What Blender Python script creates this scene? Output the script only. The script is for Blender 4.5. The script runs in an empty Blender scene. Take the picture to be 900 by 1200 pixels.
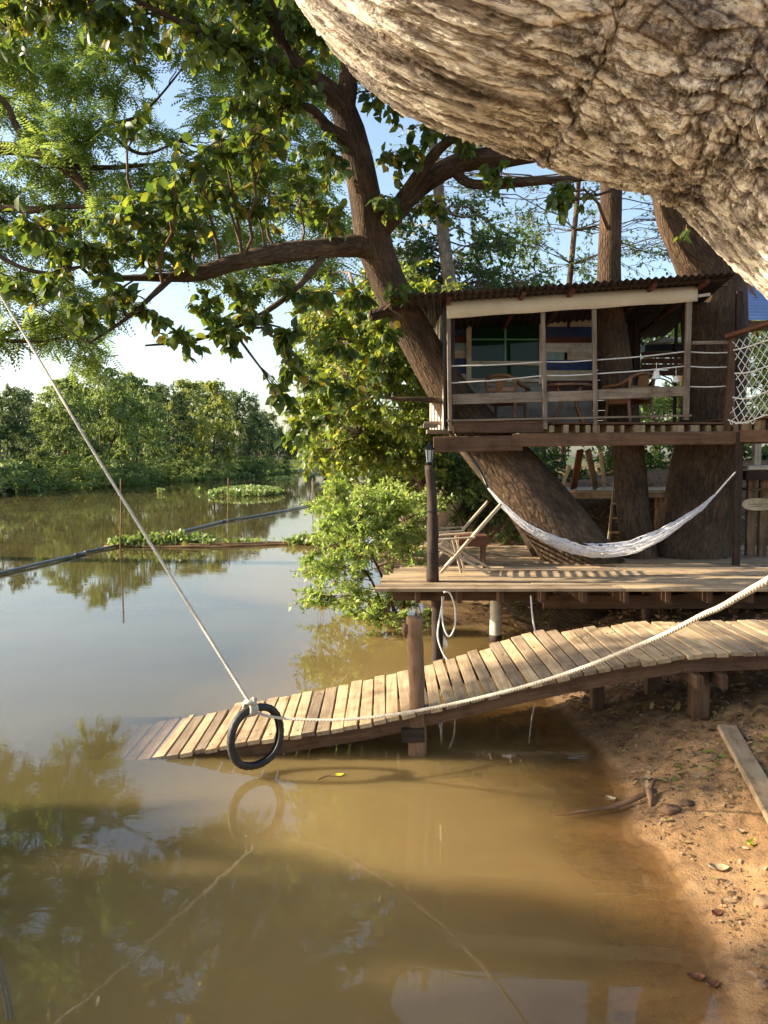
import bpy, math, random
import numpy as np
from mathutils import Vector, noise as mnoise

# ------------------------------------------------------------------ camera, sky, sun
SC = bpy.context.scene
H = 2.2
PITCH = math.radians(3.72)
cam_d = bpy.data.cameras.new("camera")
cam = bpy.data.objects.new("camera", cam_d)
SC.collection.objects.link(cam)
cam.location = (0, 0, H)
cam.rotation_euler = (math.radians(90) - PITCH, 0, 0)
cam_d.sensor_fit = 'HORIZONTAL'
cam_d.sensor_width = 27.0
cam_d.lens = 30.0
cam_d.clip_start = 0.05
cam_d.clip_end = 2000
SC.camera = cam

SUN_EL, SUN_AZ = math.radians(25), math.radians(-87)      # azimuth from +Y, clockwise; the sun stands to the left
w = bpy.data.worlds.new("World")
SC.world = w
w.use_nodes = True
nt = w.node_tree
bg = nt.nodes["Background"]
sky = nt.nodes.new("ShaderNodeTexSky")
sky.sky_type = 'NISHITA'
sky.sun_disc = False
sky.sun_elevation = SUN_EL
sky.sun_rotation = SUN_AZ
sky.air_density = 1.0
sky.dust_density = 2.0
sky.ozone_density = 1.0
nt.links.new(sky.outputs[0], bg.inputs[0])
bg.inputs[1].default_value = 0.108
sd = bpy.data.lights.new("sun", 'SUN')
sd.energy = 4.7
sd.angle = math.radians(0.6)
sd.color = (1.0, 0.86, 0.66)
sun = bpy.data.objects.new("sun", sd)
SC.collection.objects.link(sun)
sdir = Vector((math.sin(SUN_AZ) * math.cos(SUN_EL), math.cos(SUN_AZ) * math.cos(SUN_EL), math.sin(SUN_EL)))
sun.rotation_euler = sdir.to_track_quat('Z', 'Y').to_euler()
SC.view_settings.view_transform = 'Standard'
SC.view_settings.look = 'None'
SC.view_settings.gamma = 1
SC.view_settings.exposure = 1.58
SC.render.film_transparent = False
try:
    SC.cycles.use_denoising = True
    SC.cycles.max_bounces = 8
    SC.cycles.transparent_max_bounces = 12
    SC.cycles.transmission_bounces = 6
    SC.cycles.sample_clamp_indirect = 6
except Exception:
    pass

R = random.Random(7)
RN = np.random.default_rng(11)
COL = SC.collection
CP, SP = math.cos(PITCH), math.sin(PITCH)


def P(px, py, Y):
    """world point at depth Y seen in the direction of picture position (px, py)"""
    u, v = (px - 450) / 1000.0, (600 - py) / 1000.0
    dy, dz = CP + v * SP, -SP + v * CP
    s = Y / dy
    return np.array((u * s, Y, H + dz * s))


def G(px, py, z):
    u, v = (px - 450) / 1000.0, (600 - py) / 1000.0
    dy, dz = CP + v * SP, -SP + v * CP
    s = (z - H) / dz
    return np.array((u * s, dy * s, z))


def unit(v):
    v = np.asarray(v, float)
    return v / (np.linalg.norm(v, axis=-1, keepdims=True) + 1e-12)


def rand_unit(n):
    return unit(RN.normal(size=(n, 3)))


# ------------------------------------------------------------------ mesh collecting
class MB:
    def __init__(self):
        self.V, self.F, self.UV, self.n = [], [], [], 0

    def add(self, verts, faces, uvs=None):
        verts = np.asarray(verts, float)
        b = self.n
        self.V.append(verts)
        self.n += len(verts)
        for f in faces:
            self.F.append(tuple(b + i for i in f))
        if uvs is None:
            for f in faces:
                self.UV.extend([(0.0, 0.0)] * len(f))
        else:
            self.UV.extend(uvs)
        return self

    def beam(self, p0, p1, w, h, up=(0, 0, 1), ends=(0, 0), bev=0.0, off=None):
        """rectangular bar from p0 to p1, w across, h along up; uv runs in metres along the grain"""
        p0, p1 = np.asarray(p0, float), np.asarray(p1, float)
        L = np.linalg.norm(p1 - p0)
        d = unit(p1 - p0)
        s = np.cross(d, up)
        if np.linalg.norm(s) < 1e-4:
            s = np.cross(d, (1, 0, 0))
        s = unit(s)
        u = np.cross(s, d)
        c = bev if bev > 0 else 0
        ow, oh = w / 2, h / 2
        if c > 0:
            prof = [(-ow + c, -oh), (ow - c, -oh), (ow, -oh + c), (ow, oh - c), (ow - c, oh), (-ow + c, oh), (-ow, oh - c), (-ow, -oh + c)]
        else:
            prof = [(-ow, -oh), (ow, -oh), (ow, oh), (-ow, oh)]
        k = len(prof)
        vs = []
        for q in (p0, p1):
            for a, b in prof:
                vs.append(q + s * a + u * b)
        fs, uv = [], []
        ro = R.random() * 7 if off is None else off
        cum = [0]
        for i in range(k):
            j = (i + 1) % k
            cum.append(cum[-1] + math.hypot(prof[j][0] - prof[i][0], prof[j][1] - prof[i][1]))
        for i in range(k):
            j = (i + 1) % k
            fs.append((j, i, k + i, k + j))
            uv += [(ro + cum[i + 1], ro), (ro + cum[i], ro), (ro + cum[i], ro + L), (ro + cum[i + 1], ro + L)]
        fs.append(tuple(range(k)))
        uv += [(ro + prof[i][0], ro + prof[i][1] * .2) for i in range(k)]
        fs.append(tuple(range(k, 2 * k))[::-1])
        uv += [(ro + prof[i][0], ro + L + prof[i][1] * .2) for i in range(k)][::-1]
        return self.add(vs, fs, uv)

    def tube(self, pts, rad, seg=8, cap=True, rough=0.0, seed=0, flare=None):
        pts = np.asarray(pts, float)
        n = len(pts)
        rad = np.broadcast_to(np.asarray(rad, float), (n,))
        t = np.gradient(pts, axis=0)
        t = unit(t)
        ref = np.array((0, 0, 1.0)) if abs(t[0][2]) < .9 else np.array((0, 1.0, 0))
        s = unit(np.cross(t[0], ref))
        vs, L = [], 0
        Ls = [0]
        for i in range(n):
            s = unit(s - t[i] * np.dot(s, t[i]))
            u = np.cross(t[i], s)
            if i:
                L += np.linalg.norm(pts[i] - pts[i - 1])
                Ls.append(L)
            for j in range(seg):
                a = 2 * math.pi * j / seg
                r = rad[i]
                if rough:
                    q = Vector((math.cos(a) * 1.6 + seed, math.sin(a) * 1.6, L * 1.1 / max(rad[0], .02) * .25 + seed))
                    r *= 1 + rough * mnoise.noise(q) + rough * .5 * mnoise.noise(q * 2.7)
                vs.append(pts[i] + (s * math.cos(a) + u * math.sin(a)) * r)
        fs, uv = [], []
        circ = 2 * math.pi * float(np.mean(rad))
        for i in range(n - 1):
            for j in range(seg):
                k = (j + 1) % seg
                fs.append((i * seg + j, i * seg + k, (i + 1) * seg + k, (i + 1) * seg + j))
                a0, a1 = j / seg * circ, (j + 1) / seg * circ
                uv += [(a0, Ls[i]), (a1, Ls[i]), (a1, Ls[i + 1]), (a0, Ls[i + 1])]
        if cap:
            fs.append(tuple(range(seg))[::-1])
            uv += [(.05 * math.cos(2 * math.pi * j / seg), .05 * math.sin(2 * math.pi * j / seg)) for j in range(seg)]
            fs.append(tuple(range((n - 1) * seg, n * seg)))
            uv += [(.05 * math.cos(2 * math.pi * j / seg), .05 * math.sin(2 * math.pi * j / seg)) for j in range(seg)]
        return self.add(vs, fs, uv)

    def twisted(self, pts, R_, pitch=.075, per=9):
        pts = np.asarray(pts, float)
        seg = np.linalg.norm(np.diff(pts, axis=0), axis=1)
        cum = np.concatenate([[0], np.cumsum(seg)])
        n = int(cum[-1] / pitch * per) + 2
        tt = np.linspace(0, cum[-1], n)
        q = np.stack([np.interp(tt, cum, pts[:, k]) for k in range(3)], 1)
        rr_ = np.interp(tt, cum, np.broadcast_to(np.asarray(R_, float), (len(pts),)))
        t = unit(np.gradient(q, axis=0))
        s = unit(np.cross(t, (0, .97, .24)))
        u = np.cross(s, t)
        for k in range(3):
            a = 2 * np.pi * tt / pitch + k * 2 * np.pi / 3
            self.tube(q + (s * np.cos(a)[:, None] + u * np.sin(a)[:, None]) * (rr_ * .5)[:, None], rr_ * .54, 6, cap=False)
        return self

    def build(self, name, mat, parent=None, smooth=False, origin=None):
        me = bpy.data.meshes.new(name)
        V = np.concatenate(self.V) if self.V else np.zeros((0, 3))
        org = np.zeros(3)
        if parent is not None:
            org = np.array(parent.get('_org', (0, 0, 0)), float)
        elif origin is not None:
            org = np.asarray(origin, float)
        me.from_pydata((V - org).tolist(), [], self.F)
        uvl = me.uv_layers.new(name="UVMap")
        uvl.data.foreach_set('uv', np.asarray(self.UV, dtype=np.float32).ravel())
        if smooth:
            me.polygons.foreach_set('use_smooth', [True] * len(me.polygons))
        me.materials.append(mat)
        o = bpy.data.objects.new(name, me)
        COL.objects.link(o)
        if parent is not None:
            o.parent = parent
            o['_org'] = tuple(org)
        else:
            o.location = tuple(org)
            o['_org'] = tuple(org)
        return o


def tag(o, label=None, cat=None, group=None, kind=None):
    if label:
        o['label'] = label
    if cat:
        o['category'] = cat
    if group:
        o['group'] = group
    if kind:
        o['kind'] = kind
    return o


def thing(name, label, cat, loc=(0, 0, 0), group=None):
    o = bpy.data.objects.new(name, None)
    COL.objects.link(o)
    o.location = tuple(float(a) for a in loc)
    o['_org'] = tuple(float(a) for a in loc)
    o.empty_display_size = .2
    return tag(o, label, cat, group)


def copy_tree(o, parent=None):
    c = o.copy()
    COL.objects.link(c)
    if parent is not None:
        c.parent = parent
    for ch in list(o.children):
        copy_tree(ch, c)
    return c


def spline(pts, n=24):
    """Catmull-Rom through points (also carries extra columns such as a radius)"""
    p = np.asarray(pts, float)
    m = len(p)
    pp = np.vstack([2 * p[0] - p[1], p, 2 * p[-1] - p[-2]])
    out = []
    for t in np.linspace(0, m - 1, n):
        i = min(int(t), m - 2)
        f = t - i
        a, b, c, d = pp[i], pp[i + 1], pp[i + 2], pp[i + 3]
        out.append(.5 * ((2 * b) + (c - a) * f + (2 * a - 5 * b + 4 * c - d) * f * f + (3 * b - a - 3 * c + d) * f ** 3))
    return np.array(out)


# ------------------------------------------------------------------ leaves
def leaf_object(name, pos, dirs, nrm, L, W, mat, parent=None, broad=False, origin=None):
    n = len(pos)
    L = np.broadcast_to(np.asarray(L, float), (n,))[:, None]
    W = np.broadcast_to(np.asarray(W, float), (n,))[:, None]
    d = unit(dirs)
    s = unit(np.cross(d, nrm))
    u = np.cross(s, d)
    org = np.zeros(3)
    if parent is not None:
        org = np.array(parent.get('_org', (0, 0, 0)), float)
    pos = pos - org
    if broad:
        k = 8
        tip = pos + d * L - u * L * .14
        a1 = pos + d * L * .22 + s * W * .42 + u * W * .13
        a2 = pos + d * L * .62 + s * W * .44 + u * W * .10
        b1 = pos + d * L * .22 - s * W * .42 + u * W * .13
        b2 = pos + d * L * .62 - s * W * .44 + u * W * .10
        m1 = pos + d * L * .3
        m2 = pos + d * L * .66 - u * L * .04
        V = np.stack([pos, a1, a2, tip, b2, b1, m1, m2], 1).reshape(-1, 3)
        quads = np.array([[0, 6, 1, 0], ])
        base = np.arange(n)[:, None] * k
        f4 = np.concatenate([base + np.array([[6, 7, 2, 1]]), base + np.array([[6, 5, 4, 7]])], 0)
        f3 = np.concatenate([base + np.array([[0, 6, 1]]), base + np.array([[0, 5, 6]]), base + np.array([[7, 3, 2]]), base + np.array([[7, 4, 3]])], 0)
        loops = np.concatenate([f4.ravel(), f3.ravel()])
        sizes = np.concatenate([np.full(len(f4), 4), np.full(len(f3), 3)])
    else:
        k = 4
        a = pos + d * L * .45 + s * W * .5 + u * W * .12
        b = pos + d * L * .45 - s * W * .5 + u * W * .12
        tip = pos + d * L
        V = np.stack([pos, a, tip, b], 1).reshape(-1, 3)
        base = np.arange(n)[:, None] * k
        loops = (base + np.array([[0, 1, 2, 3]])).ravel()
        sizes = np.full(n, 4)
    me = bpy.data.meshes.new(name)
    me.vertices.add(len(V))
    me.vertices.foreach_set('co', V.astype(np.float32).ravel())
    me.loops.add(len(loops))
    me.loops.foreach_set('vertex_index', loops.astype(np.int32))
    me.polygons.add(len(sizes))
    starts = np.concatenate([[0], np.cumsum(sizes)[:-1]])
    me.polygons.foreach_set('loop_start', starts.astype(np.int32))
    me.polygons.foreach_set('loop_total', sizes.astype(np.int32))
    me.update(calc_edges=True)
    me.materials.append(mat)
    o = bpy.data.objects.new(name, me)
    COL.objects.link(o)
    if parent is not None:
        o.parent = parent
        o['_org'] = tuple(org)
    return o


# ------------------------------------------------------------------ materials
def mat_base(name):
    m = bpy.data.materials.new(name)
    m.use_nodes = True
    t = m.node_tree
    for n in list(t.nodes):
        t.nodes.remove(n)
    out = t.nodes.new("ShaderNodeOutputMaterial")
    return m, t, out


def N(t, typ, **kw):
    n = t.nodes.new(typ)
    for k, v in kw.items():
        if k.startswith('i_'):
            key = k[2:]
            key = int(key) if key.isdigit() else key.replace('_', ' ')
            n.inputs[key].default_value = v
        else:
            setattr(n, k, v)
    return n


def ramp(t, fac, stops, interp='LINEAR'):
    r = t.nodes.new("ShaderNodeValToRGB")
    r.color_ramp.interpolation = interp
    e = r.color_ramp.elements
    while len(e) < len(stops):
        e.new(.5)
    for el, (p, c) in zip(e, stops):
        el.position = p
        el.color = (*c, 1) if len(c) == 3 else c
    t.links.new(fac, r.inputs[0])
    return r.outputs[0]


def leaf_mat(name, cols, trans=.4, rough=.45, tcol=None, spec=.4):
    m, t, out = mat_base(name)
    g = N(t, "ShaderNodeNewGeometry")
    stops = [(i / max(1, len(cols) - 1), c) for i, c in enumerate(cols)]
    c = ramp(t, g.outputs['Random Per Island'], stops)
    b = N(t, "ShaderNodeBsdfPrincipled", i_Roughness=rough)
    b.inputs['Specular IOR Level'].default_value = spec
    t.links.new(c, b.inputs['Base Color'])
    tr = N(t, "ShaderNodeBsdfTranslucent")
    mixc = N(t, "ShaderNodeMix", data_type='RGBA', blend_type='MULTIPLY')
    mixc.inputs[0].default_value = 1
    t.links.new(c, mixc.inputs[6])
    mixc.inputs[7].default_value = (*(tcol or (2.6, 2.5, 1.0)), 1)
    t.links.new(mixc.outputs[2], tr.inputs[0])
    mx = N(t, "ShaderNodeMixShader", i_0=trans)
    t.links.new(b.outputs[0], mx.inputs[1])
    t.links.new(tr.outputs[0], mx.inputs[2])
    t.links.new(mx.outputs[0], out.inputs[0])
    return m


def bark_mat(name, c_dark, c_light, sx=9, sy=2.2, bump=.6, dist=.03):
    m, t, out = mat_base(name)
    uv = N(t, "ShaderNodeUVMap")
    mp = N(t, "ShaderNodeMapping")
    mp.inputs['Scale'].default_value = (sx, sy, 1)
    t.links.new(uv.outputs[0], mp.inputs[0])
    nz = N(t, "ShaderNodeTexNoise", i_Scale=1.0, i_Detail=8.0, i_Roughness=.65, i_Distortion=.6)
    t.links.new(mp.outputs[0], nz.inputs[0])
    vo = N(t, "ShaderNodeTexVoronoi", feature='DISTANCE_TO_EDGE', i_Scale=1.6)
    wrp = N(t, "ShaderNodeMixRGB", blend_type='ADD', i_0=.5)
    t.links.new(mp.outputs[0], wrp.inputs[1])
    t.links.new(nz.outputs[1], wrp.inputs[2])
    t.links.new(wrp.outputs[0], vo.inputs[0])
    tc = N(t, "ShaderNodeTexCoord")
    n2 = N(t, "ShaderNodeTexNoise", i_Scale=1.4, i_Detail=4.0)
    t.links.new(tc.outputs['Object'], n2.inputs[0])
    ad = N(t, "ShaderNodeMath", operation='ADD')
    t.links.new(nz.outputs[0], ad.inputs[0])
    t.links.new(n2.outputs[0], ad.inputs[1])
    col = ramp(t, ad.outputs[0], [(.0, c_dark), (.85, c_dark), (1.0, tuple((a + b) / 2 for a, b in zip(c_dark, c_light))), (1.0, c_light)])
    ml = N(t, "ShaderNodeMath", operation='MULTIPLY', i_1=.5)
    t.links.new(ad.outputs[0], ml.inputs[0])
    col = ramp(t, ml.outputs[0], [(.36, c_dark), (.5, tuple(.55 * a + .45 * b for a, b in zip(c_dark, c_light))), (.64, c_light)])
    crack = ramp(t, vo.outputs[0], [(0, (.4, .38, .35)), (.2, (1, 1, 1))])
    mc = N(t, "ShaderNodeMixRGB", blend_type='MULTIPLY', i_0=.6)
    t.links.new(col, mc.inputs[1])
    t.links.new(crack, mc.inputs[2])
    b = N(t, "ShaderNodeBsdfPrincipled", i_Roughness=.85)
    b.inputs['Specular IOR Level'].default_value = .2
    t.links.new(mc.outputs[0], b.inputs['Base Color'])
    hs = N(t, "ShaderNodeMath", operation='ADD')
    cl = N(t, "ShaderNodeMath", operation='MINIMUM', i_1=.25)
    t.links.new(vo.outputs[0], cl.inputs[0])
    t.links.new(cl.outputs[0], hs.inputs[0])
    t.links.new(nz.outputs[0], hs.inputs[1])
    bp = N(t, "ShaderNodeBump", i_Strength=bump, i_Distance=dist)
    t.links.new(hs.outputs[0], bp.inputs['Height'])
    t.links.new(bp.outputs[0], b.inputs['Normal'])
    t.links.new(b.outputs[0], out.inputs[0])
    return m


def wood_mat(name, c1, c2, rough=.75, sx=26, sy=1.6, bump=.35, isl=.35, spec=.25, nails=False):
    m, t, out = mat_base(name)
    uv = N(t, "ShaderNodeUVMap")
    mp = N(t, "ShaderNodeMapping")
    mp.inputs['Scale'].default_value = (sx, sy, 1)
    t.links.new(uv.outputs[0], mp.inputs[0])
    nz = N(t, "ShaderNodeTexNoise", i_Scale=1.0, i_Detail=7.0, i_Roughness=.6, i_Distortion=.8)
    t.links.new(mp.outputs[0], nz.inputs[0])
    tc = N(t, "ShaderNodeTexCoord")
    n2 = N(t, "ShaderNodeTexNoise", i_Scale=5.0, i_Detail=5.0, i_Roughness=.65)
    t.links.new(tc.outputs['Object'], n2.inputs[0])
    col = ramp(t, nz.outputs[0], [(.3, c1), (.7, c2)])
    stain = ramp(t, n2.outputs[0], [(.3, (.45, .4, .34)), (.46, (.86, .83, .79)), (.58, (1, 1, 1)), (.8, (1.15, 1.13, 1.1))])
    mc = N(t, "ShaderNodeMixRGB", blend_type='MULTIPLY', i_0=.85)
    t.links.new(col, mc.inputs[1])
    t.links.new(stain, mc.inputs[2])
    g = N(t, "ShaderNodeNewGeometry")
    rr = ramp(t, g.outputs['Random Per Island'], [(0, (1 - isl, 1 - isl, 1 - isl * .9)), (.5, (1, .97, .94)), (1, (1 + isl * .5, 1 + isl * .45, 1 + isl * .35))])
    m2 = N(t, "ShaderNodeMixRGB", blend_type='MULTIPLY', i_0=1)
    t.links.new(mc.outputs[0], m2.inputs[1])
    t.links.new(rr, m2.inputs[2])
    b = N(t, "ShaderNodeBsdfPrincipled", i_Roughness=rough)
    b.inputs['Specular IOR Level'].default_value = spec
    t.links.new(m2.outputs[0], b.inputs['Base Color'])
    bp = N(t, "ShaderNodeBump", i_Strength=bump, i_Distance=.006)
    t.links.new(nz.outputs[0], bp.inputs['Height'])
    t.links.new(bp.outputs[0], b.inputs['Normal'])
    t.links.new(b.outputs[0], out.inputs[0])
    return m


def plain_mat(name, col, rough=.6, metal=0, spec=.4, var=.25, scale=8, bump=0.0, trans=0):
    m, t, out = mat_base(name)
    tc = N(t, "ShaderNodeTexCoord")
    nz = N(t, "ShaderNodeTexNoise", i_Scale=scale, i_Detail=5.0, i_Roughness=.6)
    t.links.new(tc.outputs['Object'], nz.inputs[0])
    c = ramp(t, nz.outputs[0], [(.3, tuple(a * (1 - var) for a in col)), (.7, tuple(min(1, a * (1 + var * .5)) for a in col))])
    b = N(t, "ShaderNodeBsdfPrincipled", i_Roughness=rough, i_Metallic=metal)
    b.inputs['Specular IOR Level'].default_value = spec
    t.links.new(c, b.inputs['Base Color'])
    if bump:
        bp = N(t, "ShaderNodeBump", i_Strength=bump, i_Distance=.01)
        t.links.new(nz.outputs[0], bp.inputs['Height'])
        t.links.new(bp.outputs[0], b.inputs['Normal'])
    sh = b.outputs[0]
    if trans:
        tr = N(t, "ShaderNodeBsdfTranslucent")
        t.links.new(c, tr.inputs[0])
        mx = N(t, "ShaderNodeMixShader", i_0=trans)
        t.links.new(sh, mx.inputs[1])
        t.links.new(tr.outputs[0], mx.inputs[2])
        sh = mx.outputs[0]
    t.links.new(sh, out.inputs[0])
    return m


def rope_mat(name, col, twists=60):
    m, t, out = mat_base(name)
    uv = N(t, "ShaderNodeUVMap")
    mp = N(t, "ShaderNodeMapping")
    mp.inputs['Rotation'].default_value = (0, 0, .7)
    t.links.new(uv.outputs[0], mp.inputs[0])
    wv = N(t, "ShaderNodeTexWave", wave_type='BANDS', bands_direction='Y', i_Scale=twists / 6.28, i_Distortion=.3)
    t.links.new(mp.outputs[0], wv.inputs[0])
    c = ramp(t, wv.outputs[1] if False else wv.outputs[0], [(0, tuple(a * .45 for a in col)), (.5, col)])
    b = N(t, "ShaderNodeBsdfPrincipled", i_Roughness=.8)
    b.inputs['Specular IOR Level'].default_value = .2
    t.links.new(c, b.inputs['Base Color'])
    bp = N(t, "ShaderNodeBump", i_Strength=.8, i_Distance=.006)
    t.links.new(wv.outputs[0], bp.inputs['Height'])
    t.links.new(bp.outputs[0], b.inputs['Normal'])
    t.links.new(b.outputs[0], out.inputs[0])
    return m


M = {}
M['leaf_big'] = leaf_mat('leaf_big', [(.028, .055, .018), (.04, .08, .022), (.06, .105, .026), (.045, .08, .022), (.1, .15, .035), (.05, .09, .024), (.07, .105, .022), (.16, .2, .045), (.04, .075, .022), (.06, .1, .024), (.12, .16, .035), (.05, .09, .022), (.26, .2, .035)], .48, .42, (2.6, 2.2, .9))
M['leaf_fine'] = leaf_mat('leaf_fine', [(.14, .22, .06), (.19, .27, .075), (.25, .32, .09), (.2, .27, .07)], .5, .55, (1.9, 1.8, 1.2))
M['leaf_yellow'] = leaf_mat('leaf_yellow', [(.08, .13, .03), (.13, .19, .04), (.24, .3, .055), (.1, .15, .035), (.18, .25, .045), (.38, .32, .06)], .45, .42, (1.9, 1.8, .9))
M['leaf_bush'] = leaf_mat('leaf_bush', [(.17, .25, .06), (.24, .33, .08), (.32, .41, .12), (.2, .28, .07), (.3, .27, .12)], .4, .45, (1.7, 1.7, 1.0))
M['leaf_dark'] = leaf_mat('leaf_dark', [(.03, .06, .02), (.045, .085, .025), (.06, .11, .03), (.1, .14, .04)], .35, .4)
M['leaf_far_a'] = leaf_mat('leaf_far_a', [(.14, .2, .06), (.18, .24, .075), (.22, .27, .08)], .4, .6, (1.7, 1.6, 1.0))
M['leaf_far_b'] = leaf_mat('leaf_far_b', [(.055, .085, .038), (.075, .115, .046), (.1, .14, .05)], .35, .6, (1.7, 1.6, 1.0))
M['leaf_far_c'] = leaf_mat('leaf_far_c', [(.24, .28, .07), (.29, .32, .08), (.2, .24, .07)], .4, .6, (1.6, 1.5, .9))
M['leaf_float'] = leaf_mat('leaf_float', [(.09, .15, .04), (.14, .21, .06), (.2, .26, .08), (.16, .15, .06)], .35, .45, (1.7, 1.7, .9))
M['dead'] = leaf_mat('dead', [(.22, .12, .05), (.33, .2, .09), (.42, .3, .16), (.14, .07, .035), (.3, .24, .08)], .15, .7, (1.2, 1.1, 1))
M['bark_dark'] = bark_mat('bark_dark', (.05, .03, .02), (.2, .125, .075))
M['bark_brown'] = bark_mat('bark_brown', (.03, .02, .013), (.16, .1, .058), 16, 4.2, 1.0, .035)
M['bark_pale'] = bark_mat('bark_pale', (.16, .12, .085), (.34, .28, .2), 6, 3, .5)
M['log'] = wood_mat('log', (.1, .06, .035), (.33, .2, .11), .85, 14, 1.5, .9, .1)
M['plank'] = wood_mat('plank', (.25, .178, .1), (.52, .395, .24), .8, 22, 1.5, .6, .5)
M['deckwood'] = wood_mat('deckwood', (.26, .19, .115), (.5, .38, .24), .75, 22, 1.0, .6, .5)
M['beam'] = wood_mat('beam', (.07, .038, .022), (.17, .1, .055), .75, 18, 1.2, .5, .25)
M['post_grey'] = wood_mat('post_grey', (.16, .12, .085), (.32, .26, .19), .85, 24, 1.6, .5, .25)
M['black_post'] = wood_mat('black_post', (.02, .014, .01), (.065, .04, .026), .7, 16, 1.5, .6, .1)
M['redwood'] = wood_mat('redwood', (.09, .035, .02), (.2, .08, .04), .6, 18, 1.5, .3, .2)
M['chairwood'] = wood_mat('chairwood', (.13, .055, .022), (.26, .12, .05), .4, 20, 2, .1, .1, .5)
M['bamboo'] = wood_mat('bamboo', (.36, .29, .19), (.6, .5, .36), .55, 30, 2, .15, .3, .4)
M['cream'] = wood_mat('cream', (.5, .42, .28), (.74, .64, .46), .7, 20, 1.5, .3, .2)
M['white_board'] = wood_mat('white_board', (.56, .52, .44), (.82, .78, .68), .7, 20, 1.5, .3, .3)
M['rust'] = plain_mat('rust', (.05, .034, .028), .6, .3, .4, .5, 4)
M['canvas'] = plain_mat('canvas', (.72, .65, .5), .8, 0, .2, .12, 3, .3, .1)
M['rubber'] = plain_mat('rubber', (.034, .03, .026), .55, 0, .35, .6, 14, .4)
M['rope'] = plain_mat('rope', (.5, .45, .36), .8, 0, .2, .25, 30)
M['rope_thin'] = rope_mat('rope_thin', (.3, .27, .22), 500)
M['white_net'] = plain_mat('white_net', (.8, .8, .82), .8, 0, .2, .3, 60, .6, .25)
M['white_cord'] = plain_mat('white_cord', (.7, .68, .6), .7, 0, .3, .15, 20)
M['black'] = plain_mat('black', (.015, .015, .015), .4, 0, .5, .3, 20)
M['hose'] = plain_mat('hose', (.09, .11, .12), .35, 0, .5, .35, 3)
M['blue_paint'] = plain_mat('blue_paint', (.02, .045, .14), .6, 0, .4, .5, 9)
M['maroon_paint'] = plain_mat('maroon_paint', (.1, .02, .018), .6, 0, .4, .5, 9)
M['teal_paint'] = plain_mat('teal_paint', (.22, .34, .3), .6, 0, .4, .3, 9)
M['grey_boards'] = wood_mat('grey_boards', (.26, .25, .21), (.42, .4, .33), .8, 20, 1.5, .3, .2)
M['blue_sheet'] = plain_mat('blue_sheet', (.22, .34, .6), .4, 0, .5, .15, 2, 0, .4)
M['ceramic'] = plain_mat('ceramic', (.8, .76, .68), .35, 0, .5, .1)
M['signwood'] = wood_mat('signwood', (.42, .33, .2), (.6, .5, .34), .6, 12, 2, .1, .05)
M['concrete'] = plain_mat('concrete', (.5, .45, .36), .8, 0, .3, .25, 12, .3)
M['rock'] = plain_mat('rock', (.24, .15, .085), .85, 0, .3, .4, 14, .6)


def glass_dark():
    m, t, out = mat_base('window_glass')
    b = N(t, "ShaderNodeBsdfPrincipled", i_Roughness=.04)
    b.inputs['Base Color'].default_value = (.008, .032, .013, 1)
    b.inputs['Specular IOR Level'].default_value = .2
    t.links.new(b.outputs[0], out.inputs[0])
    return m


M['glass'] = glass_dark()


# ------------------------------------------------------------------ ground and water
def sstep(a, b, x):
    t = np.clip((x - a) / (b - a), 0, 1)
    return t * t * (3 - 2 * t)


SHY = [-30, 0, 2, 3.5, 4.7, 6.1, 7.5, 9, 11, 12.3, 13.3, 14.5, 17, 22, 35, 60, 100, 160, 400]
SHX = [1.0, 1.2, 1.3, 1.37, 1.5, 1.6, 1.45, 1.75, 1.95, 1.6, .6, .1, -.2, -.3, .6, 2.5, 3.0, 2.0, 0]
FY = [-60, 20, 40, 55, 81, 122, 150, 400]
FX = [-75, -62, -42, -26, -17.5, -14, -9, 0]


def vnoise(x, y, s, seed=0):
    """smooth value noise, vectorised"""
    x, y = x * s + seed * 17.3, y * s - seed * 9.1
    xi, yi = np.floor(x), np.floor(y)
    fx, fy = x - xi, y - yi
    fx, fy = fx * fx * (3 - 2 * fx), fy * fy * (3 - 2 * fy)

    def h(a, b):
        v = np.sin(a * 127.1 + b * 311.7 + seed * 74.7) * 43758.5453
        return v - np.floor(v)
    return (h(xi, yi) * (1 - fx) + h(xi + 1, yi) * fx) * (1 - fy) + (h(xi, yi + 1) * (1 - fx) + h(xi + 1, yi + 1) * fx) * fy - .5


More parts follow.
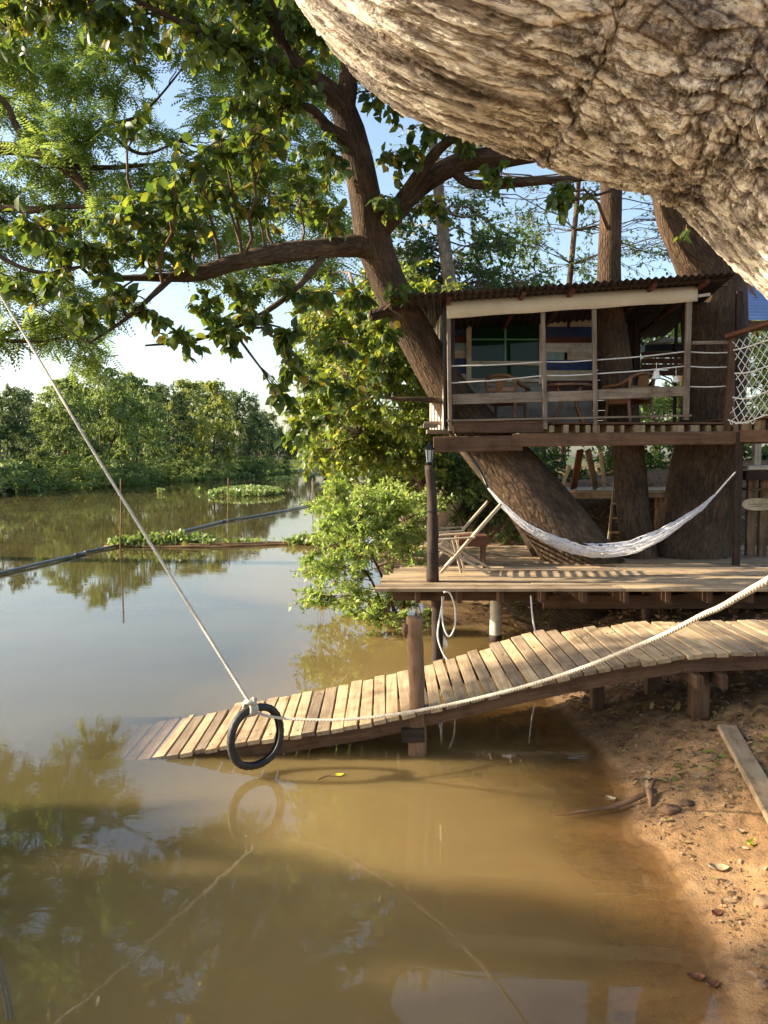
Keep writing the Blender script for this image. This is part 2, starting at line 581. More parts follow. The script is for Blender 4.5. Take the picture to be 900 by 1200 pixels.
def ground_h(x, y):
    x, y = np.asarray(x, float), np.asarray(y, float)
    xs = np.interp(y, SHY, SHX) + .14 * vnoise(x * 0, y, 1.3, 3) + .09 * vnoise(x * .5, y, 3.4, 5) + .04 * vnoise(x, y, 11, 5)
    d = x - xs
    land = np.minimum(.3 * d, .26 + .11 * d) + 0 * d
    land = np.where(d > 0, land, 0)
    back = sstep(12.2, 16.5, y) * sstep(-.2, 2.2, d) * 1.0
    land = np.clip(land, 0, 1.1 + .0 * d) + back
    wat = np.where(d > -1.6, .13 * d, -.208 + .4 * (d + 1.6))
    wat = np.maximum(wat, -1.6)
    h = np.where(d > 0, land, wat)
    xf = np.interp(y, FY, FX) + 1.5 * vnoise(x * 0, y, .12, 8)
    df = xf - x
    far = np.clip(.25 * df, -1.6, 1.6)
    h = np.maximum(h, far)
    dc = y - 150
    h = np.maximum(h, np.clip(.2 * dc, -1.6, 1.5))
    di = 3.2 - np.hypot(x + 16.5, y - 19)
    h = np.maximum(h, np.clip(.3 * di, -1.6, .6))
    onland = sstep(-.3, .3, h + .1)
    h = h + onland * (.06 * vnoise(x, y, 2.2, 1) + .028 * vnoise(x, y, 7, 2)) * sstep(0, .7, np.abs(d) + .15)
    h = h + .034 * vnoise(x, y, 13, 6) * sstep(.03, .2, h) + .018 * vnoise(x, y, 31, 9) * sstep(.02, .15, h)
    h = h + .10 * np.maximum(0, vnoise(x + .4 * y, y, 3.1, 14) - .1) * sstep(.08, .2, h)
    return h


def grid_mesh(name, xs, ys, zf, mat, attrs=None, smooth=True):
    X, Y = np.meshgrid(xs, ys)
    Z = zf(X, Y)
    nx, ny = len(xs), len(ys)
    V = np.stack([X, Y, Z], -1).reshape(-1, 3)
    i = np.arange(ny - 1)[:, None] * nx + np.arange(nx - 1)[None]
    loops = np.stack([i, i + 1, i + nx + 1, i + nx], -1).reshape(-1, 4)
    me = bpy.data.meshes.new(name)
    me.vertices.add(len(V))
    me.vertices.foreach_set('co', V.astype(np.float32).ravel())
    me.loops.add(loops.size)
    me.loops.foreach_set('vertex_index', loops.astype(np.int32).ravel())
    me.polygons.add(len(loops))
    me.polygons.foreach_set('loop_start', (np.arange(len(loops)) * 4).astype(np.int32))
    me.polygons.foreach_set('loop_total', np.full(len(loops), 4, np.int32))
    me.update(calc_edges=True)
    if smooth:
        me.polygons.foreach_set('use_smooth', [True] * len(me.polygons))
    for k, f in (attrs or {}).items():
        a = me.attributes.new(k, 'FLOAT', 'POINT')
        a.data.foreach_set('value', f(X, Y).astype(np.float32).ravel())
    me.materials.append(mat)
    o = bpy.data.objects.new(name, me)
    COL.objects.link(o)
    o['kind'] = 'structure'
    return o


def axis(*segs):
    out = []
    for a, b, st in segs:
        out += list(np.arange(a, b, st))
    out.append(segs[-1][1])
    return np.array(out)


XS = axis((-300, -60, 20), (-60, -16, 1.0), (-16, -2.2, .3), (-2.2, .6, .08), (.6, 3.6, .022), (3.6, 7, .08), (7, 20, .5), (20, 60, 3), (60, 400, 30))
YS = axis((-60, -5, 5), (-5, 2, .3), (2, 7.6, .024), (7.6, 18, .09), (18, 40, .5), (40, 170, 1.6), (170, 700, 40))


def ramp_z(x):
    return np.interp(x, RX, RZ)


RY = 6.1
RPX = [(200, 886), (302, 867), (366, 858), (433, 847), (529, 827), (619, 803), (670, 791), (734, 779), (770, 773), (803, 768), (823, 766), (900, 764), (1000, 762)]
_r = [P(a, b, RY) for a, b in RPX]
RX = [_r[0][0] - 1.2] + [q[0] for q in _r]
RZ = [_r[0][2] - .2] + [q[2] for q in _r]
RX = [float(a) for a in RX]
RZ = [float(a) for a in RZ]


def sand_mat():
    m, t, out = mat_base('sand')
    g = N(t, "ShaderNodeNewGeometry")
    n1 = N(t, "ShaderNodeTexNoise", i_Scale=1.3, i_Detail=6.0, i_Roughness=.6)
    n2 = N(t, "ShaderNodeTexNoise", i_Scale=14, i_Detail=7.0, i_Roughness=.7)
    n3 = N(t, "ShaderNodeTexNoise", i_Scale=90, i_Detail=3.0, i_Roughness=.6)
    for n in (n1, n2, n3):
        t.links.new(g.outputs['Position'], n.inputs[0])
    c1 = ramp(t, n1.outputs[0], [(.3, (.19, .105, .046)), (.55, (.29, .17, .075)), (.75, (.4, .255, .13))])
    c2 = ramp(t, n2.outputs[0], [(.3, (.5, .44, .4)), (.5, (1, 1, 1)), (.75, (1.15, 1.12, 1.05))])
    mc = N(t, "ShaderNodeMixRGB", blend_type='MULTIPLY', i_0=.9)
    t.links.new(c1, mc.inputs[1])
    t.links.new(c2, mc.inputs[2])
    sp = N(t, "ShaderNodeSeparateXYZ")
    t.links.new(g.outputs['Position'], sp.inputs[0])
    # leafy soil away from the open beach, its colour also darkened for shade
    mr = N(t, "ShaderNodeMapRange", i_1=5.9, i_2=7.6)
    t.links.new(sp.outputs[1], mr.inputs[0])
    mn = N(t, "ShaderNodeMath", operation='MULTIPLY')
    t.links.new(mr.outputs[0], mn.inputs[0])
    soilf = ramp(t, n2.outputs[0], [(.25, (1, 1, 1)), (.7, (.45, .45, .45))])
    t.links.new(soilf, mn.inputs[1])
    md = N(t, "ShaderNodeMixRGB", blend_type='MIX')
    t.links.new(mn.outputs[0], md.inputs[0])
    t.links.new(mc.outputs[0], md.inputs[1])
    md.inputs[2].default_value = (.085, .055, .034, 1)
    # wet sand at the water's edge
    wz = N(t, "ShaderNodeMath", operation='MULTIPLY_ADD', i_1=.06, i_2=-.03)
    t.links.new(n1.outputs[0], wz.inputs[0])
    zz = N(t, "ShaderNodeMath", operation='ADD')
    t.links.new(sp.outputs[2], zz.inputs[0])
    t.links.new(wz.outputs[0], zz.inputs[1])
    wet = N(t, "ShaderNodeMapRange", i_1=.012, i_2=.035)
    t.links.new(zz.outputs[0], wet.inputs[0])
    wc = ramp(t, wet.outputs[0], [(0, (.6, .57, .5)), (1, (1, 1, 1))])
    me_ = N(t, "ShaderNodeMixRGB", blend_type='MULTIPLY', i_0=1)
    t.links.new(md.outputs[0], me_.inputs[1])
    t.links.new(wc, me_.inputs[2])
    # green undergrowth on land far from the camera
    fr = N(t, "ShaderNodeMapRange", i_1=20, i_2=30)
    t.links.new(sp.outputs[1], fr.inputs[0])
    mf = N(t, "ShaderNodeMixRGB", blend_type='MIX')
    t.links.new(fr.outputs[0], mf.inputs[0])
    t.links.new(me_.outputs[0], mf.inputs[1])
    mf.inputs[2].default_value = (.05, .07, .025, 1)
    b = N(t, "ShaderNodeBsdfPrincipled")
    t.links.new(mf.outputs[0], b.inputs['Base Color'])
    rg = N(t, "ShaderNodeMapRange", i_1=0, i_2=1, i_3=.35, i_4=.9)
    t.links.new(wet.outputs[0], rg.inputs[0])
    t.links.new(rg.outputs[0], b.inputs['Roughness'])
    b.inputs['Specular IOR Level'].default_value = .3
    hs = N(t, "ShaderNodeMath", operation='MULTIPLY_ADD', i_1=.35)
    t.links.new(n3.outputs[0], hs.inputs[0])
    t.links.new(n2.outputs[0], hs.inputs[2])
    hw = N(t, "ShaderNodeMath", operation='MULTIPLY')
    t.links.new(hs.outputs[0], hw.inputs[0])
    wv = N(t, "ShaderNodeMapRange", i_1=0, i_2=1, i_3=.25, i_4=1)
    t.links.new(wet.outputs[0], wv.inputs[0])
    t.links.new(wv.outputs[0], hw.inputs[1])
    bp = N(t, "ShaderNodeBump", i_Strength=.9, i_Distance=.03)
    t.links.new(hw.outputs[0], bp.inputs['Height'])
    t.links.new(bp.outputs[0], b.inputs['Normal'])
    t.links.new(b.outputs[0], out.inputs[0])
    return m


def water_mat():
    m, t, out = mat_base('river_water')
    g = N(t, "ShaderNodeNewGeometry")
    at = N(t, "ShaderNodeAttribute", attribute_name='depth')
    # silt hangs in the water: opacity grows with depth
    mu = N(t, "ShaderNodeMath", operation='MULTIPLY', i_1=-8.0)
    t.links.new(at.outputs['Fac'], mu.inputs[0])
    ex = N(t, "ShaderNodeMath", operation='EXPONENT')
    t.links.new(mu.outputs[0], ex.inputs[0])
    n0 = N(t, "ShaderNodeTexNoise", i_Scale=.35, i_Detail=3.0)
    t.links.new(g.outputs['Position'], n0.inputs[0])
    silt = ramp(t, n0.outputs[0], [(.35, (.072, .058, .022)), (.65, (.105, .084, .032))])
    at2 = N(t, "ShaderNodeAttribute", attribute_name='bed')
    shl = N(t, "ShaderNodeMapRange", i_1=.95, i_2=.12)
    t.links.new(at2.outputs['Fac'], shl.inputs[0])
    sm = N(t, "ShaderNodeMixRGB", blend_type='MIX')
    t.links.new(shl.outputs[0], sm.inputs[0])
    t.links.new(silt, sm.inputs[1])
    sm.inputs[2].default_value = (.25, .17, .065, 1)
    silt = sm.outputs[0]
    df = N(t, "ShaderNodeBsdfPrincipled", i_Roughness=1.0)
    df.inputs['Specular IOR Level'].default_value = 0
    t.links.new(silt, df.inputs['Base Color'])
    df.subsurface_method = 'BURLEY'
    df.inputs['Subsurface Weight'].default_value = 1.0
    df.inputs['Subsurface Radius'].default_value = (1.0, .8, .5)
    df.inputs['Subsurface Scale'].default_value = .3
    tp = N(t, "ShaderNodeBsdfTransparent")
    tint = ramp(t, ex.outputs[0], [(0, (.78, .66, .38)), (1, (1, .97, .9))])
    t.links.new(tint, tp.inputs[0])
    body = N(t, "ShaderNodeMixShader")
    t.links.new(ex.outputs[0], body.inputs[0])
    t.links.new(df.outputs[0], body.inputs[1])
    t.links.new(tp.outputs[0], body.inputs[2])
    # small ripples, longer across the view
    mp = N(t, "ShaderNodeMapping")
    mp.inputs['Scale'].default_value = (1.0, 2.2, 1)
    t.links.new(g.outputs['Position'], mp.inputs[0])
    n1 = N(t, "ShaderNodeTexNoise", i_Scale=3.0, i_Detail=3.0, i_Roughness=.5, i_Distortion=.4)
    t.links.new(mp.outputs[0], n1.inputs[0])
    n2 = N(t, "ShaderNodeTexNoise", i_Scale=.45, i_Detail=2.0)
    t.links.new(mp.outputs[0], n2.inputs[0])
    calm = ramp(t, n2.outputs[0], [(.4, (.25, .25, .25)), (.65, (1, 1, 1))])
    n4 = N(t, "ShaderNodeTexNoise", i_Scale=11.0, i_Detail=2.0, i_Distortion=.5)
    t.links.new(mp.outputs[0], n4.inputs[0])
    h4 = N(t, "ShaderNodeMath", operation='MULTIPLY_ADD', i_1=.22)
    t.links.new(n4.outputs[0], h4.inputs[0])
    t.links.new(n1.outputs[0], h4.inputs[2])
    hm = N(t, "ShaderNodeMath", operation='MULTIPLY')
    t.links.new(h4.outputs[0], hm.inputs[0])
    t.links.new(calm, hm.inputs[1])
    bp = N(t, "ShaderNodeBump", i_Strength=.3, i_Distance=.0026)
    t.links.new(hm.outputs[0], bp.inputs['Height'])
    gl = N(t, "ShaderNodeBsdfGlossy", i_Roughness=.004)
    t.links.new(bp.outputs[0], gl.inputs['Normal'])
    fr = N(t, "ShaderNodeFresnel", i_IOR=1.48)
    t.links.new(bp.outputs[0], fr.inputs['Normal'])
    mx = N(t, "ShaderNodeMixShader")
    inv = N(t, "ShaderNodeMath", operation='SUBTRACT', i_0=1.0)
    t.links.new(g.outputs['Backfacing'], inv.inputs[1])
    ff = N(t, "ShaderNodeMath", operation='MULTIPLY')
    t.links.new(fr.outputs[0], ff.inputs[0])
    t.links.new(inv.outputs[0], ff.inputs[1])
    t.links.new(ff.outputs[0], mx.inputs[0])
    t.links.new(body.outputs[0], mx.inputs[1])
    t.links.new(gl.outputs[0], mx.inputs[2])
    t.links.new(mx.outputs[0], out.inputs[0])
    return m


def water_depth(X, Y):
    d = np.maximum(0, -ground_h(X, Y))
    onramp = (Y > RY - .05) & (Y < RY + 1.02) & (X < RX[1]) & (X > RX[0])
    dr = np.maximum(0, -ramp_z(X)) * 2.2 + .012
    return np.where(onramp, np.minimum(d, dr), d)


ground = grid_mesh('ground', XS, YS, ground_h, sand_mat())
XW = axis((-300, -60, 20), (-60, -6, 1.0), (-6, -3.1, .2), (-3.1, .2, .05), (.2, 2.2, .03), (2.2, 8, .2), (8, 60, 4), (60, 400, 30))
YW = axis((-60, -5, 5), (-5, 1, .5), (1, 7.6, .04), (7.6, 18, .2), (18, 60, 1), (60, 170, 4), (170, 700, 40))
water = grid_mesh('river_water', XW, YW, lambda X, Y: X * 0, water_mat(), {'depth': water_depth, 'bed': lambda X, Y: np.maximum(0, -ground_h(X, Y))})


# ------------------------------------------------------------------ foliage
class Crown:
    def __init__(self):
        self.p, self.d, self.n, self.L = [], [], [], []

    def put(self, p, d, n, L):
        self.p.append(p)
        self.d.append(d)
        self.n.append(n)
        self.L.append(L)

    def arrays(self):
        return np.concatenate(self.p), np.concatenate(self.d), np.concatenate(self.n), np.concatenate(self.L)


def nearest(skel, c):
    i = int(np.argmin(np.sum((skel[:, :3] - c) ** 2, 1) + 1.2 * np.maximum(0, skel[:, 2] - c[2])))
    return skel[i]


def twigs(mb, crown, skel, C, r, nt, lpt, leaf, droop=.3, thick=.022, seg=4, squash=.8, compound=0, spread=.55, bare=.25):
    """a branch from the skeleton to C, twigs round C, leaves along the twigs"""
    s = nearest(skel, C)
    a = s[:3]
    Lb = np.linalg.norm(C - a)
    th = min(s[3] * .7 if len(s) > 3 else thick, thick + .006 * Lb)
    mid = (a + C) / 2 + rand_unit(1)[0] * Lb * .12 + np.array((0, 0, .06 * Lb))
    path = spline(np.column_stack([[a, mid, C], [th, th * .6, th * .3]]), 7)
    path[1:-1, :3] += RN.normal(size=(5, 3)) * Lb * .02
    if mb is not None:
        mb.tube(path[:, :3], np.maximum(path[:, 3], .004), seg, cap=False)
    for _ in range(nt):
        k = RN.uniform(.45, 1.0) * 6
        i = min(int(k), 5)
        b = path[i, :3] + (path[i + 1, :3] - path[i, :3]) * (k - i)
        e = C + rand_unit(1)[0] * r * RN.uniform(.45, 1.0) ** .6 * np.array((1, 1, squash))
        m = (b + e) / 2 + np.array((0, 0, .12 * r)) + RN.normal(size=3) * r * .07
        e = e - np.array((0, 0, droop * r * .3))
        if mb is not None:
            mb.tube(np.array([b, m, e]), np.array([th * .3 + .002, th * .2 + .0015, .0015]), 3, cap=False)
        if compound:
            nn = lpt
            t = RN.uniform(bare, 1.05, nn)[:, None]
            q = (1 - t) ** 2 * b + 2 * t * (1 - t) * m + t * t * e
            rd = unit(rand_unit(nn) * .9 + (e - b) / (np.linalg.norm(e - b) + 1e-6) * .6 + np.array((0, 0, -droop)))
            up = unit(np.array((0, 0, 1.0)) + rand_unit(nn) * .5)
            sd_ = unit(np.cross(rd, up))
            RL = leaf * RN.uniform(2.6, 4.2, nn)[:, None]
            for j in range(compound):
                f = (j + .6) / compound
                for sg in (-1, 1):
                    pp = q + rd * RL * f + np.array((0, 0, -.12)) * RL * f * f
                    dd = unit(sd_ * sg + rd * .45 + np.array((0, 0, -.15)))
                    crown.put(pp, dd, up, np.full(nn, leaf) * (1.1 - .5 * abs(f - .45)))
        else:
            t = RN.uniform(bare, 1.02, lpt)[:, None]
            q = (1 - t) ** 2 * b + 2 * t * (1 - t) * m + t * t * e
            dd = unit(unit(e - b) * .5 + rand_unit(lpt) * spread * 1.5 + np.array((0, 0, -droop)))
            nn_ = unit(np.array((0, 0, .7)) + rand_unit(lpt) * .75)
            crown.put(q, dd, nn_, leaf * RN.uniform(.65, 1.2, lpt))


def skeleton(mb, *paths, n=20, seg=12, rough=.12):
    out = []
    for k, p in enumerate(paths):
        q = spline(p, n)
        mb.tube(q[:, :3], q[:, 3], seg if k == 0 else max(6, seg - 4), rough=rough, seed=k * 3.1)
        out.append(q)
    return np.vstack(out)


def pp(*rows):
    return np.array([np.append(P(a, b, Y), r) for a, b, Y, r in rows])


# ---- the leaning tree that grows through the deck and past the hut
tree = thing('leaning_tree', 'thick leaning tree growing through the deck past the hut corner, with large dark drooping leaves', 'tree', P(720, 740, 11))
mb = MB()
trunkp = pp((765, 800, 11.0, .6), (730, 735, 11, .52), (690, 668, 11, .45), (650, 615, 11.05, .40), (607, 562, 11.1, .38), (562, 510, 11.15, .33), (523, 455, 11.1, .28), (492, 402, 11.0, .26), (466, 355, 10.9, .235), (447, 312, 10.8, .235), (436, 272, 10.6, .24), (427, 220, 10.5, .21), (414, 165, 10.3, .2), (400, 122, 10.2, .17), (375, 97, 10, .12), (347, 75, 9.9, .105), (326, 34, 9.8, .09), (300, -30, 9.6, .07), (260, -110, 9.4, .05))
b_left = pp((445, 292, 10.7, .19), (415, 288, 10.5, .165), (380, 291, 10.2, .15), (330, 297, 9.9, .135), (280, 306, 9.6, .115), (235, 320, 9.5, .1), (190, 325, 9.4, .055), (110, 326, 9.3, .03))
trunkp[6:, 3] *= .88
b_left[:, 3] *= .82
skel = skeleton(mb, trunkp,
    b_left,
    pp((448, 262, 10.6, .12), (468, 238, 10.5, .09), (490, 205, 10.3, .07), (517, 172, 10.2, .06), (545, 148, 10.1, .05), (580, 90, 10, .03)),
    pp((440, 275, 10.6, .14), (478, 232, 10.5, .12), (512, 204, 10.4, .12), (550, 187, 10.3, .12), (600, 184, 10.2, .11), (650, 172, 10.1, .09), (710, 120, 10, .07), (760, 20, 9.8, .05)),
    pp((528, 198, 10.4, .06), (556, 216, 10.3, .06), (620, 213, 10.1, .05), (688, 208, 10.0, .035), (740, 196, 9.8, .012)),
    pp((404, 130, 10.2, .13), (410, 80, 10.1, .11), (420, 10, 10.0, .09), (440, -80, 9.8, .07)),
    pp((412, 170, 10.3, .1), (385, 150, 10.1, .07), (365, 128, 10, .05), (340, 120, 9.9, .02)),
    pp((385, 292, 10.2, .05), (350, 335, 9.9, .035), (300, 372, 9.7, .03), (230, 398, 9.5, .02), (170, 405, 9.3, .01)),
    pp((200, 325, 9.4, .04), (180, 345, 9.2, .03), (150, 372, 9, .022), (105, 402, 8.8, .012)),
    pp((345, 78, 9.9, .06), (290, 60, 9.6, .05), (220, 30, 9.2, .035), (140, -10, 8.8, .02)),
    pp((470, 368, 10.9, .1), (450, 366, 10.8, .075), (434, 371, 10.75, .06)),
    pp((518, 470, 10.9, .04), (490, 468, 10.7, .03), (462, 467, 10.6, .02), (440, 462, 10.5, .01)),
    pp((760, 800, 11.6, .4), (700, 725, 11.6, .3), (655, 662, 11.5, .24), (622, 612, 11.4, .2), (590, 560, 11.3, .2)),
    pp((760, 745, 10.7, .35), (700, 735, 10.6, .33), (665, 722, 10.6, .24), (648, 712, 10.65, .12)),
    n=26, seg=18, rough=.16)
trunk = mb.build('trunk', M['bark_brown'], tree, smooth=True)
mb = MB()
cr = Crown()
BL = [(95, 12, 9.2, .45), (150, 20, 9.2, .45), (215, 18, 9.4, .45), (275, 5, 9.6, .5), (330, 12, 9.8, .5), (250, 55, 9.3, .4), (300, 70, 9.5, .42), (345, 95, 9.8, .42), (380, 40, 9.9, .45),
      (330, 130, 9.8, .42), (290, 125, 9.5, .32), (380, 180, 10, .42), (350, 215, 9.9, .42), (300, 180, 9.6, .32), (255, 165, 9.3, .3), (310, 235, 9.6, .4), (260, 215, 9.4, .38), (215, 190, 9.1, .35),
      (215, 245, 9.2, .4), (165, 235, 9.0, .35), (130, 262, 8.9, .38), (170, 285, 9.1, .38), (120, 300, 9.0, .36), (80, 285, 8.8, .36), (40, 262, 8.6, .3), (60, 320, 8.7, .28), (210, 290, 9.3, .3), (390, 245, 10, .36),
      (130, 345, 8.9, .3), (95, 362, 8.8, .26), (180, 368, 9.1, .22), (240, 360, 9.3, .32), (280, 345, 9.5, .26), (215, 400, 9.3, .24), (262, 392, 9.4, .3), (300, 372, 9.6, .22), (320, 325, 9.8, .3),
      (345, 400, 9.5, .26), (375, 350, 9.8, .3), (420, 345, 10.1, .3), (395, 400, 9.8, .26), (350, 440, 9.4, .26), (335, 470, 9.4, .2), (345, 505, 9.4, .2), (440, 410, 10.1, .24), (400, 450, 9.9, .24), (430, 450, 10.0, .22), (380, 490, 9.6, .2), (455, 385, 10.1, .2),
      (470, 330, 10.2, .25), (460, 110, 10, .4), (500, 140, 10, .35), (470, 185, 10.1, .35), (450, 230, 10.2, .25), (520, 235, 10, .25), (550, 160, 10, .32), (585, 205, 9.9, .25), (655, 235, 9.6, .2), (670, 222, 9.6, .14), (20, 20, 8.8, .4), (55, -20, 9, .4),
      (360, -40, 9.8, .6), (260, -60, 9.5, .6), (160, -60, 9.2, .55), (460, 40, 10, .5), (470, -60, 9.8, .6), (600, 20, 9.8, .5), (700, -20, 9.7, .5), (160, 140, 9, .2), (20, 330, 8.5, .22), (205, 215, 8.3, .3), (300, 150, 8.6, .3)]
for (px, py, Y, r) in BL:
    C = P(px, py, Y)
    dense = 1.35 if py < 140 else 1.0
    nt = max(5, int(11 * dense * r / .35))
    twigs(mb, cr, skel, C, r, nt, 9, .135, droop=.55, thick=.014, bare=.2)
mb.build('twigs', M['bark_dark'], trunk, smooth=True)
p_, d_, n_, L_ = cr.arrays()
leaf_object('crown', p_, d_, n_, L_, L_ * .74, M['leaf_big'], tree, broad=True)

# ---- feathery tree overhanging from the left
ft = thing('feathery_tree', 'feathery pale green tree with thin crooked dark branches, overhanging the river at the far left', 'tree', (-15.6, 19, .1))
mb = MB()
skf = skeleton(mb,
    np.vstack([[-15.6, 19, -.3, .55], [-14.6, 18.8, 1.8, .42], [-13.2, 18.2, 4.6, .3], pp((-150, 160, 17.5, .2), (-60, 172, 17, .15), (0, 173, 17, .125), (50, 181, 16.8, .115), (80, 200, 16.8, .1), (98, 218, 16.8, .085), (105, 240, 16.8, .05), (118, 262, 16.8, .02))]),
    pp((-160, 150, 17.5, .12), (-60, 90, 17.2, .09), (0, 115, 17, .065), (18, 145, 16.9, .06), (30, 165, 16.9, .05), (60, 180, 16.8, .04)),
    pp((-150, 200, 17.6, .13), (-70, 240, 17.2, .1), (0, 244, 17, .08), (40, 246, 16.9, .075), (80, 242, 16.8, .05), (150, 246, 16.7, .02)),
    pp((60, 185, 16.8, .07), (85, 195, 16.9, .06), (140, 196, 17.2, .045), (200, 190, 17.6, .025)),
    pp((75, 190, 16.8, .06), (120, 150, 17.2, .045), (135, 130, 17.4, .04), (122, 80, 17.6, .02)),
    pp((120, 150, 17.2, .04), (165, 180, 17.4, .035), (210, 165, 17.8, .02)),
    pp((120, 148, 17.2, .04), (170, 130, 17.6, .03), (230, 60, 18.2, .015)),
    pp((-40, 100, 17.2, .08), (20, 40, 17.6, .06), (90, 10, 18, .04), (150, -40, 18.4, .02)),
    pp((-60, 240, 17.2, .07), (0, 300, 17, .05), (60, 320, 17, .04), (130, 300, 17, .02)),
    pp((-60, 250, 17.2, .07), (-20, 380, 17, .05), (40, 400, 17, .035), (110, 385, 17, .015)),
    pp((-20, 400, 17, .04), (60, 372, 17.1, .04), (120, 350, 17.2, .03), (170, 320, 17.4, .015)),
    n=20, seg=10)
ftr = mb.build('trunk', M['bark_dark'], ft, smooth=True)
mb = MB()
cr = Crown()
rf = random.Random(5)
FB = []
gaps = [(200, 105, 32), (150, 12, 14), (185, 335, 26), (165, 400, 34), (200, 430, 40), (15, 440, 18), (225, 165, 15), (145, 165, 10), (110, 320, 14)]
for k in range(2000):
    px, py = rf.uniform(-130, 400), rf.uniform(-170, 425)
    edge = 425 if px < 130 else (425 - (px - 130) * .9)
    if px > 250 and py > 180:
        edge = 330
    if py > edge:
        continue
    if any((px - a) ** 2 + (py - b) ** 2 < (g + 22) ** 2 for a, b, g in gaps):
        continue
    if any((px - a) ** 2 + ((py - b) * 1.5) ** 2 < 31 ** 2 for a, b, _ in FB):
        continue
    FB.append((px, py, rf.uniform(16.2, 19.5)))
for px, py, Y in FB:
    twigs(mb, cr, skf, P(px, py, Y), .68, 9, 12, .1, droop=.25, thick=.012, squash=.5, compound=6, seg=3)
mb.build('twigs', M['bark_dark'], ftr, smooth=True)
p_, d_, n_, L_ = cr.arrays()
leaf_object('crown', p_, d_, n_, L_, L_ * .42, M['leaf_fine'], ft)


def small_tree(name, label, base, skel_rows, blobs, mat, bark, leaf=.08, nt=8, lpt=9, broad=False, wr=.5, group=None, cat='tree', droop=.3, rough=.1, extra=(), squash=.85, tw=.015):
    t = thing(name, label, cat, base, group)
    mb = MB()
    sk = skeleton(mb, skel_rows, *extra, n=14, seg=9, rough=rough)
    tr = mb.build('trunk', bark, t, smooth=True)
    mb2 = MB()
    c = Crown()
    for (C, r) in blobs:
        twigs(mb2, c, sk, np.asarray(C, float), r, nt, lpt, leaf, droop=droop, thick=tw, seg=3, squash=squash)
    mb2.build('twigs', bark, tr, smooth=True)
    a, b, n, L = c.arrays()
    leaf_object('crown', a, b, n, L, L * wr, mat, t, broad=broad)
    return t


def jit(pxs, r, n, Y0, Y1, rr=(.4, .7), seed=1, poly=None):
    """blobs scattered in the wedge of space between two depths"""
    q = random.Random(seed)
    out = []
    for _ in range(n):
        px, py, Y = q.uniform(pxs[0], pxs[2]), q.uniform(pxs[1], pxs[3]), q.uniform(Y0, Y1)
        if poly and not poly(px, py):
            continue
        out.append((P(px, py, Y), q.uniform(*rr)))
    return out


# yellow-green tree on the bank left of the hut
gz = float(ground_h(.9, 15.2))
small_tree('bank_tree', 'bright yellow-green leafy tree standing on the bank just left of the hut', (.9, 15.2, gz),
    np.array([[.9, 15.2, gz - .2, .13], [.7, 15.1, 2.0, .11], [.3, 15.0, 3.2, .09], [-.3, 15, 4.4, .06], [-.6, 15.1, 5.4, .03]]),
    jit((325, 320, 525, 600), 0, 190, 13.0, 16.5, (.3, .55), 3, lambda x, y: x > 338 + abs(y - 450) * .2 and not (y > 550 and x > 470)),
    M['leaf_yellow'], M['bark_pale'], leaf=.115, nt=13, lpt=15, wr=.55, broad=True, droop=.5,
    extra=(np.array([[.85, 15.2, 1.4, .08], [.3, 14.6, 2.2, .05], [-.4, 14.3, 2.6, .03]]), np.array([[1.0, 15.2, gz - .2, .1], [1.5, 15.1, 2.2, .08], [1.2, 15.1, 3.8, .05]])))
# dark tree with the slim pale trunk behind the hut
gz = float(ground_h(1.6, 18.5))
small_tree('pale_trunk_tree', 'dark leafy tree with a slim pale trunk rising behind the hut roof', (1.6, 18.5, gz),
    np.array([np.append((1.6, 18.5, gz - .2), .16), np.append(P(538, 420, 18.2), .15), np.append(P(528, 335, 18), .14), np.append(P(520, 280, 18), .13), np.append(P(512, 205, 18), .11), np.append(P(500, 120, 18), .07)]),
    jit((455, 235, 640, 350), 0, 60, 18, 21, (.5, .8), 4, lambda x, y: y > 240 + max(0, x - 560) * 1.1 and not (505 < x < 530 and y < 300)) + jit((470, 350, 560, 520), 0, 20, 18, 20, (.5, .8), 14),
    M['leaf_dark'], M['bark_pale'], leaf=.13, nt=14, lpt=15, wr=.5)
gz = float(ground_h(5, 24))
small_tree('airy_tree', 'airy small-leaved tree with open sky between its twigs, behind the hut roof', (5, 24, gz),
    np.array([[5, 24, gz - .2, .12], [5, 24, 5, .1], [5.3, 24, 9, .07], [5.5, 24, 12, .03]]),
    jit((590, 200, 860, 330), 0, 44, 22, 26, (.6, .9), 6) + jit((455, 140, 600, 235), 0, 12, 22, 26, (.5, .8), 7),
    M['leaf_dark'], M['bark_dark'], leaf=.115, nt=10, lpt=11, wr=.45, tw=.004)
gz = float(ground_h(8, 21))
small_tree('green_tree', 'dense green tree seen through the open back of the hut', (7.6, 21, gz),
    np.array([[7.6, 21, gz - .2, .2], [7.4, 21, 3, .16], [7.2, 21, 5, .1], [7.0, 21, 6.5, .05]]),
    jit((700, 345, 960, 520), 0, 80, 18.5, 22, (.5, .8), 8),
    M['leaf_bush'], M['bark_dark'], leaf=.14, nt=13, lpt=15, wr=.5)


